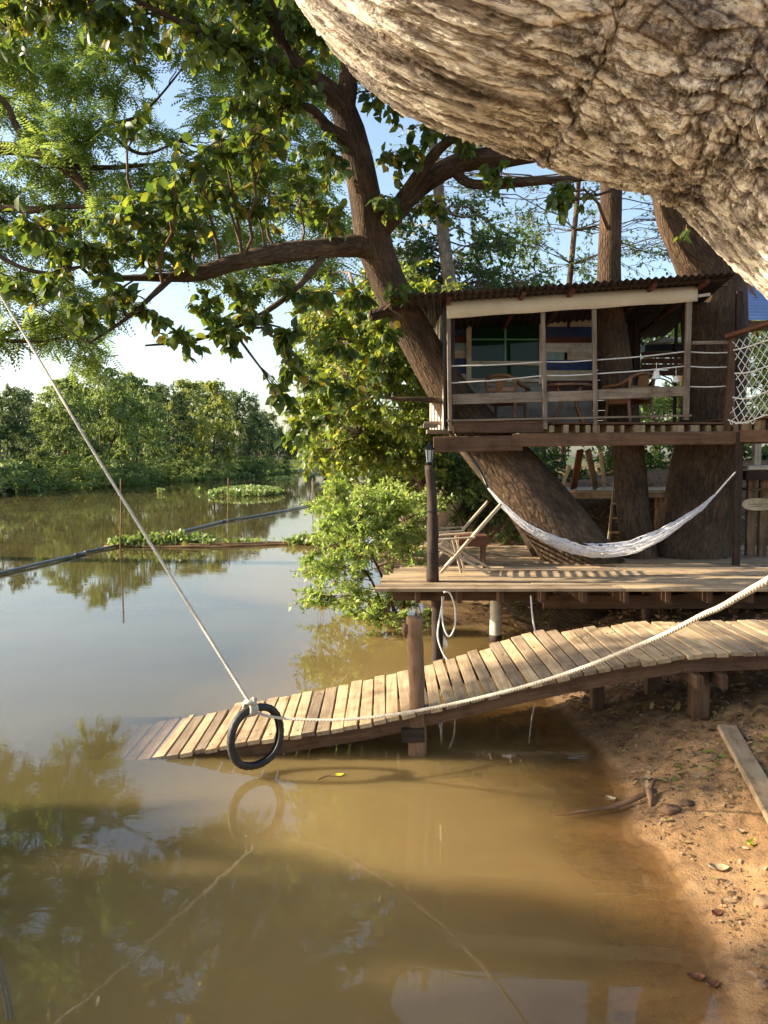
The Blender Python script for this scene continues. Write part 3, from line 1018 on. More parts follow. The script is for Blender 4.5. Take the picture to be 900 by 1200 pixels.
def bush(name, label, base, blobs, mat, leaf, nt=9, lpt=9, group=None, broad=False, stems=7, droop=.1, wr=.5):
    t = thing(name, label, 'bush', base, group)
    mb = MB()
    c = Crown()
    base = np.asarray(base, float)
    sk = []
    for i in range(stems):
        C, r = blobs[(i * 7) % len(blobs)]
        b = base + np.array((R.uniform(-.3, .3), R.uniform(-.3, .3), -.15))
        q = spline(np.array([np.append(b, .025), np.append((b + C) / 2 + np.array((0, 0, .1)), .018), np.append(C, .008)]), 8)
        mb.tube(q[:, :3], q[:, 3], 5)
        sk.append(q)
    sk = np.vstack(sk)
    for C, r in blobs:
        twigs(mb, c, sk, np.asarray(C), r, nt, lpt, leaf, droop=droop, thick=.008, seg=3)
    mb.build('stem', M['bark_dark'], t, smooth=True)
    a, b_, n, L = c.arrays()
    a[:, 2] = np.maximum(a[:, 2], .02)
    leaf_object('foliage', a, b_, n, L, L * wr, mat, t, broad=broad)
    return t


def bushpoly(x, y):
    return x > 352 + max(0, 640 - y) * .75 and x > 352 + max(0, y - 690) * .3 and y > 575 + max(0, 450 - x) * .15


bush('waterside_bush', 'sunlit light green bush leaning over the water beside the left end of the deck', (.3, 12.4, .0),
     jit((345, 562, 512, 735), 0, 135, 10.4, 12.8, (.08, .36), 9, bushpoly) + jit((362, 565, 500, 640), 0, 30, 10.6, 12, (.12, .2), 19), M['leaf_bush'], .07, 12, 14, wr=.48)
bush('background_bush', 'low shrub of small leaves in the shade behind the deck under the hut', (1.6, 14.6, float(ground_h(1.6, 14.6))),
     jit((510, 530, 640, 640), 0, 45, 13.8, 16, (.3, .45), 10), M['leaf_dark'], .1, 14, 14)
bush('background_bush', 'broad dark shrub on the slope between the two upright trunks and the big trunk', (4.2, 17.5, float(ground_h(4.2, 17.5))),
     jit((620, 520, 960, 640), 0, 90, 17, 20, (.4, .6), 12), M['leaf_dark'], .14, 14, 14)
bush('background_bush', 'sunny green shrub at the water far behind the left end of the deck', (.6, 20, .1),
     jit((430, 480, 560, 600), 0, 40, 17.5, 20, (.35, .5), 13), M['leaf_yellow'], .12, 13, 13)


# ------------------------------------------------------------------ the big trunk overhead
def fore_bark():
    m, t, out = mat_base('flaky_bark')
    m.displacement_method = 'BOTH'
    uv = N(t, "ShaderNodeUVMap")
    nw = N(t, "ShaderNodeTexNoise", i_Scale=2.2, i_Detail=3.0)
    t.links.new(uv.outputs[0], nw.inputs[0])
    wsub = N(t, "ShaderNodeVectorMath", operation='SUBTRACT')
    wsub.inputs[1].default_value = (.5, .5, .5)
    t.links.new(nw.outputs[1], wsub.inputs[0])
    wsc = N(t, "ShaderNodeVectorMath", operation='SCALE')
    wsc.inputs['Scale'].default_value = .13
    t.links.new(wsub.outputs[0], wsc.inputs[0])
    wad = N(t, "ShaderNodeVectorMath", operation='ADD')
    t.links.new(uv.outputs[0], wad.inputs[0])
    t.links.new(wsc.outputs[0], wad.inputs[1])

    def mapped(sx, sy, src):
        mp = N(t, "ShaderNodeMapping")
        mp.inputs['Scale'].default_value = (sx, sy, 1)
        t.links.new(src, mp.inputs[0])
        return mp.outputs[0]
    # plates
    v1 = N(t, "ShaderNodeTexVoronoi", feature='DISTANCE_TO_EDGE', i_Scale=1.0)
    t.links.new(mapped(21, 6, wad.outputs[0]), v1.inputs[0])
    v1c = N(t, "ShaderNodeTexVoronoi", feature='F1', i_Scale=1.0)
    t.links.new(mapped(21, 6, wad.outputs[0]), v1c.inputs[0])
    v2 = N(t, "ShaderNodeTexVoronoi", feature='F1', i_Scale=1.0)
    t.links.new(mapped(60, 30, wad.outputs[0]), v2.inputs[0])
    n1 = N(t, "ShaderNodeTexNoise", i_Scale=1.0, i_Detail=8.0, i_Roughness=.7, i_Distortion=.0)
    t.links.new(mapped(24, 7, wad.outputs[0]), n1.inputs[0])
    n2 = N(t, "ShaderNodeTexNoise", i_Scale=1.0, i_Detail=6.0, i_Roughness=.7)
    t.links.new(mapped(90, 60, wad.outputs[0]), n2.inputs[0])
    nb = N(t, "ShaderNodeTexNoise", i_Scale=2.2, i_Detail=4.0)
    t.links.new(uv.outputs[0], nb.inputs[0])
    edge = N(t, "ShaderNodeMapRange", i_1=0, i_2=.13)
    t.links.new(v1.outputs[0], edge.inputs[0])
    # ridged noise gives torn fissures
    rd = N(t, "ShaderNodeMath", operation='SUBTRACT', i_1=.5)
    t.links.new(n1.outputs[0], rd.inputs[0])
    ab = N(t, "ShaderNodeMath", operation='ABSOLUTE')
    t.links.new(rd.outputs[0], ab.inputs[0])
    fis = N(t, "ShaderNodeMapRange", i_1=0, i_2=.055)
    t.links.new(ab.outputs[0], fis.inputs[0])

    def madd(a, k, b):
        n = N(t, "ShaderNodeMath", operation='MULTIPLY_ADD', i_1=k)
        t.links.new(a, n.inputs[0])
        if b is None:
            n.inputs[2].default_value = 0
        else:
            t.links.new(b, n.inputs[2])
        return n.outputs[0]
    cellh = N(t, "ShaderNodeSeparateColor")
    t.links.new(v1c.outputs['Color'], cellh.inputs[0])
    v3 = N(t, "ShaderNodeTexVoronoi", feature='F1', i_Scale=1.0)
    t.links.new(mapped(60, 20, wad.outputs[0]), v3.inputs[0])
    cell3 = N(t, "ShaderNodeSeparateColor")
    t.links.new(v3.outputs['Color'], cell3.inputs[0])
    ng = N(t, "ShaderNodeTexNoise", i_Scale=1.0, i_Detail=5.0, i_Roughness=.6)
    t.links.new(mapped(7.5, 1.5, uv.outputs[0]), ng.inputs[0])
    gs = N(t, "ShaderNodeMath", operation='SUBTRACT', i_1=.5)
    t.links.new(ng.outputs[0], gs.inputs[0])
    ga = N(t, "ShaderNodeMath", operation='ABSOLUTE')
    t.links.new(gs.outputs[0], ga.inputs[0])
    gr = N(t, "ShaderNodeMapRange", i_1=0, i_2=.03)
    t.links.new(ga.outputs[0], gr.inputs[0])
    h = madd(edge.outputs[0], .3, None)
    h = madd(gr.outputs[0], .2, h)
    h = madd(fis.outputs[0], .25, h)
    h = madd(cellh.outputs[0], .65, h)
    h = madd(n1.outputs[0], .55, h)
    h = madd(cell3.outputs[0], .5, h)
    h = madd(n2.outputs[0], .45, h)
    dp = N(t, "ShaderNodeDisplacement", i_Midlevel=1.2, i_Scale=.021)
    t.links.new(h, dp.inputs['Height'])
    t.links.new(dp.outputs[0], out.inputs['Displacement'])
    # colour of the bark itself: pale flakes, grey-brown plates, brown in the cracks
    k = madd(n1.outputs[0], .55, madd(cell3.outputs[1], .22, madd(cellh.outputs[1], .16, madd(nb.outputs[0], .5, madd(n2.outputs[0], .3, None)))))
    col = ramp(t, k, [(.58, (.085, .062, .047)), (.67, (.24, .18, .135)), (.74, (.56, .46, .34)), (.88, (.84, .75, .6))])
    ce = N(t, "ShaderNodeMath", operation='MULTIPLY')
    t.links.new(edge.outputs[0], ce.inputs[0])
    t.links.new(fis.outputs[0], ce.inputs[1])
    ce2 = N(t, "ShaderNodeMath", operation='MULTIPLY')
    t.links.new(ce.outputs[0], ce2.inputs[0])
    ce2.inputs[1].default_value = 1
    ce = ce2
    gy = N(t, "ShaderNodeTexNoise", i_Scale=1.0, i_Detail=5.0, i_Roughness=.7)
    t.links.new(mapped(9, 3, uv.outputs[0]), gy.inputs[0])
    gf = ramp(t, gy.outputs[0], [(.47, (0, 0, 0)), (.58, (.9, .9, .9))])
    gm = N(t, "ShaderNodeMixRGB", blend_type='MIX')
    t.links.new(gf, gm.inputs[0])
    t.links.new(col, gm.inputs[1])
    gcol = ramp(t, n2.outputs[0], [(.35, (.10, .078, .062)), (.6, (.3, .245, .2))])
    t.links.new(gcol, gm.inputs[2])
    col = gm.outputs[0]
    cm = ramp(t, ce.outputs[0], [(0, (.22, .16, .12)), (.4, (1, 1, 1))])
    mc = N(t, "ShaderNodeMixRGB", blend_type='MULTIPLY', i_0=.85)
    t.links.new(col, mc.inputs[1])
    t.links.new(cm, mc.inputs[2])
    b = N(t, "ShaderNodeBsdfPrincipled", i_Roughness=.8)
    b.inputs['Specular IOR Level'].default_value = .25
    t.links.new(mc.outputs[0], b.inputs['Base Color'])
    t.links.new(b.outputs[0], out.inputs[0])
    return m


def lump_tube(path, ns, seg, flat=1.0, lump=.1, seed=2.0):
    """dense tube with uneven girth; returns verts, faces, uvs"""
    q = spline(path, ns)
    pts, rad = q[:, :3], q[:, 3]
    t = unit(np.gradient(pts, axis=0))
    s = unit(np.cross(t[0], (0, 1.0, 0)))
    V = np.zeros((ns, seg, 3))
    L = np.concatenate([[0], np.cumsum(np.linalg.norm(np.diff(pts, axis=0), axis=1))])
    ang = np.linspace(0, 2 * np.pi, seg, endpoint=False)
    r0 = float(np.mean(rad))
    for i in range(ns):
        s = unit(s - t[i] * np.dot(s, t[i]))
        u = np.cross(t[i], s)
        r = np.array([rad[i] * (1 + lump * mnoise.noise(Vector((math.cos(a) * 1.1 + seed, math.sin(a) * 1.1, L[i] * 1.1))) + lump * .5 * mnoise.noise(Vector((math.cos(a) * 2.6, math.sin(a) * 2.6 + seed, L[i] * 2.5)))) for a in ang])
        V[i] = pts[i] + (np.cos(ang)[:, None] * s + np.sin(ang)[:, None] * u) * r[:, None]
    i = np.arange(ns - 1)[:, None] * seg
    j = np.arange(seg)[None]
    k = (j + 1) % seg
    F = np.stack([i + j, i + k, i + seg + k, i + seg + j], -1).reshape(-1, 4)
    circ = 2 * np.pi * r0
    a0 = np.broadcast_to(j / seg * circ, (ns - 1, seg))
    a1 = np.broadcast_to((j + 1) / seg * circ, (ns - 1, seg))
    l0 = np.broadcast_to(L[:-1, None], (ns - 1, seg))
    l1 = np.broadcast_to(L[1:, None], (ns - 1, seg))
    UV = np.stack([np.stack([a0, l0], -1), np.stack([a1, l0], -1), np.stack([a1, l1], -1), np.stack([a0, l1], -1)], 2).reshape(-1, 2)
    return V.reshape(-1, 3), F, UV


ot = thing('overhanging_tree', 'huge leaning trunk with pale flaky sunlit bark, arching over the upper right foreground', 'tree', (2.05, 1.75, .3))
OD = 2.05
opath = np.array([[2.1, 1.6, -.2, .66], [2.0, 1.65, .6, .58], [1.93, 1.75, 1.6, .54], [1.79, 1.9, 2.45, .53],
                  np.append(P(1112, 160, OD), .52), np.append(P(950, -5, OD), .51), np.append(P(742, -90, OD), .51), np.append(P(560, -128, OD), .47), np.append(P(440, -225, OD + .05), .40), np.append(P(300, -420, OD + .2), .34), np.append(P(100, -700, OD + .5), .28)])
V, F, UV = lump_tube(opath, 1100, 600)
me = bpy.data.meshes.new('trunk')
org = np.array(ot['_org'])
me.vertices.add(len(V))
me.vertices.foreach_set('co', (V - org).astype(np.float32).ravel())
me.loops.add(F.size)
me.loops.foreach_set('vertex_index', F.astype(np.int32).ravel())
me.polygons.add(len(F))
me.polygons.foreach_set('loop_start', (np.arange(len(F)) * 4).astype(np.int32))
me.polygons.foreach_set('loop_total', np.full(len(F), 4, np.int32))
me.update(calc_edges=True)
me.polygons.foreach_set('use_smooth', [True] * len(F))
me.uv_layers.new(name='UVMap').data.foreach_set('uv', UV.astype(np.float32).ravel())
me.materials.append(fore_bark())
otr = bpy.data.objects.new('trunk', me)
COL.objects.link(otr)
otr.parent = ot
otr['_org'] = tuple(org)
# unseen added limbs: one holds the swing rope, one carries leaves for dappled shade
mb = MB()
tip = opath[-1]
ROPE_TOP = np.array((-5.6, 8.3, 7.0))
added_limb = skeleton(mb, np.array([[tip[0], tip[1], tip[2], .27], [-1.6, 3.4, 5.6, .22], [-3.6, 5.6, 6.5, .17], [-5.6, 8.3, 7.05, .12], [-7.5, 10.5, 7.3, .07]]),
    np.array([[tip[0], tip[1], tip[2], .24], [-3, 3.2, 6.6, .2], [-6, 4, 7.8, .14], [-9, 4.6, 8.6, .1], [-13, 4.4, 8.6, .06], [-17, 4.6, 8, .03]]), n=22, seg=10)
mb.build('added_limb', M['bark_brown'], ot, smooth=True)
cr = Crown()
mb = MB()
q = random.Random(12)
for k in range(120):  # unseen leaf clusters, added where their shade lands on water and beach
    z_ = q.uniform(6.6, 8.8)
    land = q.uniform(-4.0, 3.2)
    C = np.array((land - 2.14 * z_, q.uniform(2.9, 6.1), z_))
    if math.sin(C[1] * 6.3 + .5 * land) > .72 and q.random() < .9:
        continue
    if land > .5 and (C[1] > 4.3 or q.random() < .35):
        continue
    if C[1] > 5.3 and (land > -.8 or q.random() < .4):
        continue
    twigs(mb, cr, added_limb, C, .5, 10, 9, .15, thick=.012)
for k in range(62):  # more unseen clusters, added to dapple the ramp
    z_ = q.uniform(6.4, 8.2)
    C = np.array((q.uniform(1.2, 4.4) - 2.14 * z_, q.uniform(6.15, 7.5), z_))
    twigs(mb, cr, added_limb, C, .45, 7, 7, .13, thick=.012)
for k in range(12):
    C = np.array((q.uniform(-1.5, 1.5), q.uniform(4.2, 7), q.uniform(7.2, 8.5)))
    twigs(mb, cr, added_limb, C, .5, 6, 7, .13, thick=.012)
mb.build('twigs', M['bark_dark'], ot, smooth=True)
p_, d_, n_, L_ = cr.arrays()
leaf_object('crown', p_, d_, n_, L_, L_ * .6, M['leaf_big'], ot, broad=True)  # out-of-view foliage, mostly laid out for the shade it casts

# ---- two upright trunks by the hut
for nm, lab, rows, ex, sd in (
    ('upright_tree', 'slender upright brown trunk rising from the deck through the middle of the hut', pp((752, 760, 11.3, .27), (752, 700, 11.3, .25), (750, 655, 11.3, .235), (742, 600, 11.35, .215), (737, 545, 11.4, .21), (729, 480, 11.4, .21), (722, 430, 11.4, .22), (716, 380, 11.4, .19), (714, 320, 11.3, .155), (715, 250, 11.2, .14), (717, 190, 11.1, .13), (720, 80, 11, .1), (726, -40, 11, .06)),
        [pp((717, 210, 11.15, .09), (740, 120, 11, .06), (790, 20, 11, .03))], 5),
    ('thick_tree', 'thickest dark trunk, rising from the right side of the deck behind the hammock', pp((800, 800, 11.6, .62), (800, 720, 11.6, .6), (805, 655, 11.6, .56), (815, 610, 11.6, .49), (824, 560, 11.65, .46), (834, 500, 11.7, .43), (838, 440, 11.7, .42), (836, 385, 11.7, .43), (836, 340, 11.7, .42), (834, 300, 11.6, .36), (825, 255, 11.6, .3), (820, 190, 11.6, .24), (830, 60, 11.5, .15)),
        [pp((836, 335, 11.7, .34), (812, 290, 11.5, .3), (795, 255, 11.4, .26), (782, 215, 11.3, .2), (760, 120, 11.2, .12)), pp((838, 330, 11.7, .3), (858, 305, 11.6, .24), (880, 270, 11.5, .2), (920, 190, 11.4, .12))], 8)):
    t = thing(nm, lab, 'tree', rows[2][:3])
    mb = MB()
    sk = skeleton(mb, rows, *ex, n=26, seg=20, rough=.14)
    tr = mb.build('trunk', M['bark_brown'], t, smooth=True)
    c = Crown()
    mb = MB()
    q = random.Random(sd)
    for k in range(26):
        C = P(q.uniform(600, 1050), q.uniform(-260, 60), q.uniform(10, 13))
        twigs(mb, c, sk, C, .6, 8, 8, .12, thick=.015)
    for C in ([P(672, 235, 9.8), P(808, 268, 10.8)] if sd == 8 else [P(655, 225, 10)]):
        twigs(mb, c, sk, C, .2, 3, 4, .13, droop=.9)
    mb.build('twigs', M['bark_dark'], tr, smooth=True)
    a, b_, n_, L_ = c.arrays()
    leaf_object('crown', a, b_, n_, L_, L_ * .6, M['leaf_big'], t, broad=True)


# ------------------------------------------------------------------ ramp into the water
rp = thing('boardwalk_ramp', 'weathered plank boardwalk ramp running down from the bank and dipping under the water', 'ramp', P(560, 820, 6.6))
mb = MB()
x = RX[1] - 1.0
q = random.Random(3)
kk = 0
while x < 3.5:
    wd = q.uniform(.095, .112)
    xc = x + wd / 2
    dz = (float(ramp_z(xc + .1)) - float(ramp_z(xc - .1))) / .2
    z = float(ramp_z(xc))
    yn = RY + q.uniform(-.02, .02)
    yf = np.interp(xc, [-2.5, -1, .3, .9, 1.0, 1.35, 1.6, 2.6, 4], [7.05, 7.15, 7.42, 7.5, 7.62, 7.66, 7.45, 7.25, 7.25]) + q.uniform(-.05, .05)
    if kk in (12, 13):
        yf += .12
    sk = q.uniform(-.008, .008)
    mb.beam((xc + sk, yn, z - .014 + q.uniform(-.003, .006)), (xc - sk, yf, z - .014 + q.uniform(-.006, .008)), wd - q.uniform(.008, .014), .03, up=(-dz, 0, 1), bev=.004)
    x += wd
    kk += 1
dk = mb.build('decking', M['plank'], rp)
nmb = MB()
for i in range(70):
    xx = q.uniform(RX[1], 3.3)
    yy = RY + q.choice([.07, .09, 1.0])
    zz = float(ramp_z(xx)) + .0035
    nmb.beam((xx, yy, zz - .004), (xx, yy, zz + .001), .009, .009, up=(1, 0, 0))
nmb.build('nail_heads', M['black'], rp)['kind'] = 'stuff'
for yy, hh in ((RY + .09, .11), (RY + .95, .11)):
    mb = MB()
    xs_ = [RX[1] - .9, RX[4], RX[6], RX[8], RX[10], RX[12], 3.45]
    xs_ = sorted(set(float(a) for a in xs_))
    for a, b in zip(xs_[:-1], xs_[1:]):
        mb.beam((a, yy, float(ramp_z(a)) - .034 - hh / 2), (b, yy, float(ramp_z(b)) - .034 - hh / 2), .05, hh, off=2.0)
    mb.build('stringer', M['beam'], rp)
mb = MB()
for px, yy, w_, bot in ((819, RY + .2, .125, .1), (765, RY + .95, .12, -.1), (385, RY + .3, .1, -.9), (700, RY + .95, .1, -.3)):
    X = P(px, 800, yy)[0]
    m1 = MB()
    m1.beam((X, yy, bot - .3), (X, yy, float(ramp_z(X)) - .15), w_, w_, up=(0, 1, 0), bev=.006)
    m1.build('post', M['beam'], rp)
X = P(819, 800, RY + .2)[0]
for dx, yn in ((-.092, RY - .07), (.092, RY - .05)):
    m1 = MB()
    zz = float(ramp_z(X)) - .2
    m1.beam((X + dx, yn, zz), (X + dx, RY + 1.1, zz), .05, .1, bev=.005)
    m1.build('cross_beam', M['beam'], rp)
# log mooring post that pierces the ramp
mt = thing('mooring_post', 'rough upright log post piercing the near edge of the ramp, with cracked bark', 'post', P(487, 875, 6.22))
mb = MB()
c0 = P(487, 878, 6.2)
c1 = P(486.5, 723, 6.2)
q2 = spline(np.array([[c0[0] + .02, 6.2, -.9, .07], [c0[0] + .01, 6.2, 0, .068], [c0[0] + .012, 6.2, .3, .061], [(c0[0] + c1[0]) / 2 + .01, 6.2, .6, .057], [c1[0] - .005, 6.2, c1[2] - .1, .056], [c1[0], 6.2, c1[2], .058]]), 26)
mb.tube(q2[:, :3], q2[:, 3], 16, rough=.2, seed=4)
mb.build('post', M['log'], mt, smooth=True)
mb = MB()
mb.tube([c1 + (-.06, -.01, -.05), c1 + (-.075, -.01, -.1), c1 + (-.07, -.01, -.15)], [.02, .03, .012], 7, rough=.3)
mb.build('branch_stub', M['log'], mt, smooth=True)
sp = thing('short_post', 'stubby square dark post end under the ramp at the waterline beside the log post', 'post', P(480, 862, 6.3))
mb = MB()
X = P(481, 862, 6.26)[0]
mb.beam((X - .07, 6.14, .16), (X + .1, 6.14, .165), .06, .1, bev=.005)
mb.build('clamp', M['black_post'], sp)

# ------------------------------------------------------------------ lower deck
DZ = .86
dkx = 6.6
dd = thing('lower_deck', 'broad riverside wooden deck of long horizontal planks around the tree trunks', 'deck', (2, 10.6, 0))
mb = MB()
q = random.Random(21)
y = 8.6
k = 0
while y < 12.75:
    wd = q.uniform(.135, .155)
    yc = y + wd / 2
    x0 = np.interp(yc, [8.6, 12.7], [-.10, .48]) + q.uniform(-.06, .06)
    if k == 0:
        x0 = -.1
    br = sorted([q.uniform(1.5, 3), q.uniform(3.8, 5.2)])
    e = [x0] + br + [dkx]
    for a, b in zip(e[:-1], e[1:]):
        mb.beam((a + .004, yc, DZ - .016 + q.uniform(-.003, .004)), (b - .004, yc, DZ - .016 + q.uniform(-.003, .004)), wd - .012, .034, bev=.004)
    y += wd
    k += 1
mb.build('decking', M['deckwood'], dd)
for i in range(15):
    mb = MB()
    X = .35 + i * .43
    mb.beam((X, 8.72, DZ - .105), (X, 12.6, DZ - .105), .05, .13, bev=.004)
    mb.build('joist', M['beam'], dd)
mb = MB()
X0 = P(460, 700, 8.95)[0]
mb.beam((X0, 8.98, DZ - .11), (1.75, 8.98, DZ - .11), .045, .15, bev=.004)
mb.beam((1.75, 9.3, DZ - .25), (dkx, 9.3, DZ - .25), .08, .15, bev=.004)
mb.beam((.3, 12.0, DZ - .25), (dkx, 12.0, DZ - .25), .08, .15, bev=.004)
mb.build('girder', M['beam'], dd)
for px, Y, r, mat_, zb in ((512, 9.05, .062, 'black_post', -1.2), (757, 9.4, .05, 'beam', -.5), (773, 9.6, .016, 'beam', -.5), (787, 9.6, .014, 'beam', -.5), (860, 9.4, .06, 'beam', -.4), (930, 9.4, .06, 'beam', -.4)):
    mb = MB()
    X = P(px, 720, Y)[0]
    mb.tube(spline(np.array([[X, Y, zb, r], [X + .004, Y, .2, r * 1.03], [X, Y, DZ - .06, r]]), 9)[:, :3], r, 10, rough=.12, seed=px)
    mb.build('pile', M[mat_], dd, smooth=True)
cp = thing('concrete_pillar', 'short cream round pillar standing in the water under the deck', 'pillar', P(581, 750, 10.1))
mb = MB()
X = P(581, 720, 10.1)[0]
mb.tube([(X, 10.1, -1.2), (X, 10.1, .0), (X, 10.1, .6), (X, 10.1, .805)], [.072, .072, .07, .07], 20)
mb.build('shaft', M['concrete'], cp, smooth=True)
mb = MB()
mb.tube([(X, 10.1, -.05), (X, 10.1, .03), (X, 10.1, .075)], [.077, .077, .0765], 20)
mb.build('wet_band', M['black_post'], cp, smooth=True)

# lantern post
lp = thing('lamp_post', 'dark weathered timber post on the deck topped with a small black lantern', 'lamp post', P(507, 681, 9.1))
b = P(507, 682, 9.1)
tp_ = P(503, 545, 9.1)
mb = MB()
q2 = spline(np.array([[b[0], 9.1, DZ - .02, .066], [b[0] - .002, 9.1, 1.3, .063], [b[0] - .01, 9.1, 1.75, .055], [tp_[0], 9.1, tp_[2], .05]]), 20)
mb.tube(q2[:, :3], q2[:, 3], 12, rough=.14, seed=9)
mb.build('post', M['black_post'], lp, smooth=True)
mb = MB()
z = tp_[2] + .002
tx = tp_[0]
mb.tube([(tx, 9.1, z), (tx, 9.1, z + .02), (tx, 9.1, z + .03)], [.03, .045, .03], 6)
for a in range(6):
    an = a * math.pi / 3
    mb.beam((tx + .034 * math.cos(an), 9.1 + .034 * math.sin(an), z + .02), (tx + .05 * math.cos(an), 9.1 + .05 * math.sin(an), z + .16), .008, .008)
mb.tube([(tx, 9.1, z + .16), (tx, 9.1, z + .17), (tx, 9.1, z + .21), (tx, 9.1, z + .225), (tx, 9.1, z + .25)], [.06, .062, .02, .008, .004], 6)
lan = mb.build('lantern', M['black'], lp)
mb = MB()
mb.tube([(tx, 9.1, z + .03), (tx, 9.1, z + .158)], [.03, .044], 6)
mb.build('glass', plain_mat('lantern_glass', (.5, .55, .55), .15, 0, .6, .2), lan)
for zz in (1.18, 1.62):
    mb = MB()
    cc = (float(np.interp(zz, q2[:, 2], q2[:, 0])), 9.1)
    mb.tube([(cc[0] + .068 * math.cos(a), cc[1] + .068 * math.sin(a), zz) for a in np.linspace(0, 2 * math.pi, 17)], .005, 5, cap=False)
    mb.build('wire_band', M['black'], lp)

# loops of cord hanging under the deck
for nm, lab, pts in (
    ('loose_cord', 'pale cord hanging in a loop below the front edge of the deck', [(520, 699, 8.7), (516, 720, 8.68), (513, 745, 8.66), (519, 765, 8.64), (527, 777, 8.6)]),
    ('loose_cord', 'pale cord doubled back in a narrow hanging loop beside the dark deck pile', [(518, 699, 8.69), (519, 730, 8.66), (526, 746, 8.64), (533, 734, 8.64), (533, 712, 8.66), (527, 695, 8.62), (520, 694, 8.6)]),
    ('loose_cord', 'short end of pale cord dangling under the deck between the pillar and the tree root', [(622, 698, 8.7), (624, 722, 8.7), (628, 745, 8.7)])):
    mb = MB()
    q2 = spline(np.array([P(*a) for a in pts]), 26)
    mb.tube(q2, .009, 6)
    tag(mb.build(nm, M['white_cord'], None, True, origin=q2[0]), lab, 'cord')

# ------------------------------------------------------------------ ropes and tyre
TY = 5.8
tc = P(300, 863, TY)
ty = thing('tyre_swing', 'worn black scooter tyre hanging by a rope above the water in front of the ramp', 'tyre', tc)
yaw = math.radians(42)
ax = np.array((math.cos(yaw), math.sin(yaw), 0))
axn = np.array((-math.sin(yaw), math.cos(yaw), 0))
Rm, NS = .208, 64
prof = []
for i in range(18):     # open C section: tread outside, hollow inside
    a = -2.35 + 4.7 * i / 17
    prof.append((.025 * math.cos(a) + (.005 if abs(a) < .8 else 0), .030 * math.sin(a)))
prof += [(x_ - .006 if i2 in (0, 17) else x_ * .75 - .002, y_ * .78) for i2, (x_, y_) in reversed(list(enumerate(prof)))]
V, Fc = [], []
npf = len(prof)
for i in range(NS):
    a = 2 * math.pi * i / NS
    for j, (pr, py_) in enumerate(prof):
        rr = Rm + pr
        if j < 18 and abs(py_) < .024 and pr > .02 and i % 2:
            rr -= .0035
        sq = 1 + .03 * math.cos(2 * a)
        V.append(tc + ax * rr * math.cos(a) / sq + np.array((0, 0, 1)) * rr * math.sin(a) * sq + axn * py_)
for i in range(NS):
    i2 = (i + 1) % NS
    for j in range(npf):
        j2 = (j + 1) % npf
        Fc.append((i * npf + j, i2 * npf + j, i2 * npf + j2, i * npf + j2))
mb = MB()
mb.add(V, Fc)
tyo = mb.build('tyre', M['rubber'], ty, smooth=True)
ktop = tc + ax * (-.045) + np.array((0, 0, Rm + .0))
mb = MB()
for s_ in range(3):
    ring = []
    for a in np.linspace(0, 2 * math.pi, 17):
        ring.append(ktop + ax * (-.018 + .02 * s_) + axn * .05 * math.cos(a) + np.array((0, 0, 1)) * .047 * math.sin(a))
    mb.tube(ring, .0125, 7, cap=False)
mb.tube([ktop + (-.03, -.02, .05), ktop + (.0, -.05, .055), ktop + (.035, -.03, .04), ktop + (.02, 0, .07)], .016, 7)
mb.build('rope_knot', M['rope'], ty, smooth=True)

mb = MB()
kt = ktop + np.array((-.01, -.02, .06))
mid = P(0, 345, 7.9)
q2 = spline(np.array([kt, kt * .72 + mid * .28 + (0, 0, -.02), kt * .4 + mid * .6 + (0, 0, -.035), mid, ROPE_TOP]), 60)
mb.twisted(q2, .0125)
tag(mb.build('swing_rope', M['rope'], None, True, origin=kt), 'taut twisted rope slanting down from the upper left to the tyre', 'rope')
mb = MB()
rr = [(292, 832, 5.77), (318, 840, 5.74), (360, 843.5, 5.66), (410, 843, 5.52), (470, 836, 5.3), (530, 825, 5.05), (590, 811, 4.75), (640, 797, 4.45), (690, 780, 4.1), (735, 762, 3.78), (780, 743, 3.45), (823, 721, 3.15), (844, 712, 3.0), (870, 697, 2.82), (900, 680, 2.62), (1000, 622, 2.2), (1080, 560, 1.95)]
q2 = spline(np.array([P(*a) for a in rr]), 110)
rad = np.interp(np.arange(110), [0, 75, 92, 109], [.0105, .0112, .0125, .013])
mb.twisted(q2, rad)
tag(mb.build('tether_rope', M['rope'], None, True, origin=q2[0]), 'thick pale rope sagging from the tyre across in front of the ramp to the right', 'rope')
mb = MB()
q2 = spline(np.array([P(-20, 1080, 3.2), P(-5, 1130, 3.2), P(4, 1165, 3.2), P(9, 1196, 3.2), P(10, 1240, 3.2)]), 20)
mb.tube(q2, .0055, 7)
q3 = q2 + np.array((.014, .01, 0))
mb.tube(q3, .0055, 7)
tag(mb.build('dipping_rope', M['rope_thin'], None, True, origin=q2[0]), 'doubled grey rope end dipping into the water in the lower left corner', 'rope')


# ------------------------------------------------------------------ the hut on stilts among the trunks
HY = 10.6
hut = thing('tree_hut', 'raised rustic wooden hut with open porch, pale awning strip and painted plank wall among trees', 'hut', P(660, 500, HY))
FZ = P(600, 497, HY)[2]


def hx(px, Y=HY):
    return P(px, 500, Y)[0]


def hz(py, Y=HY):
    return P(600, py, Y)[2]


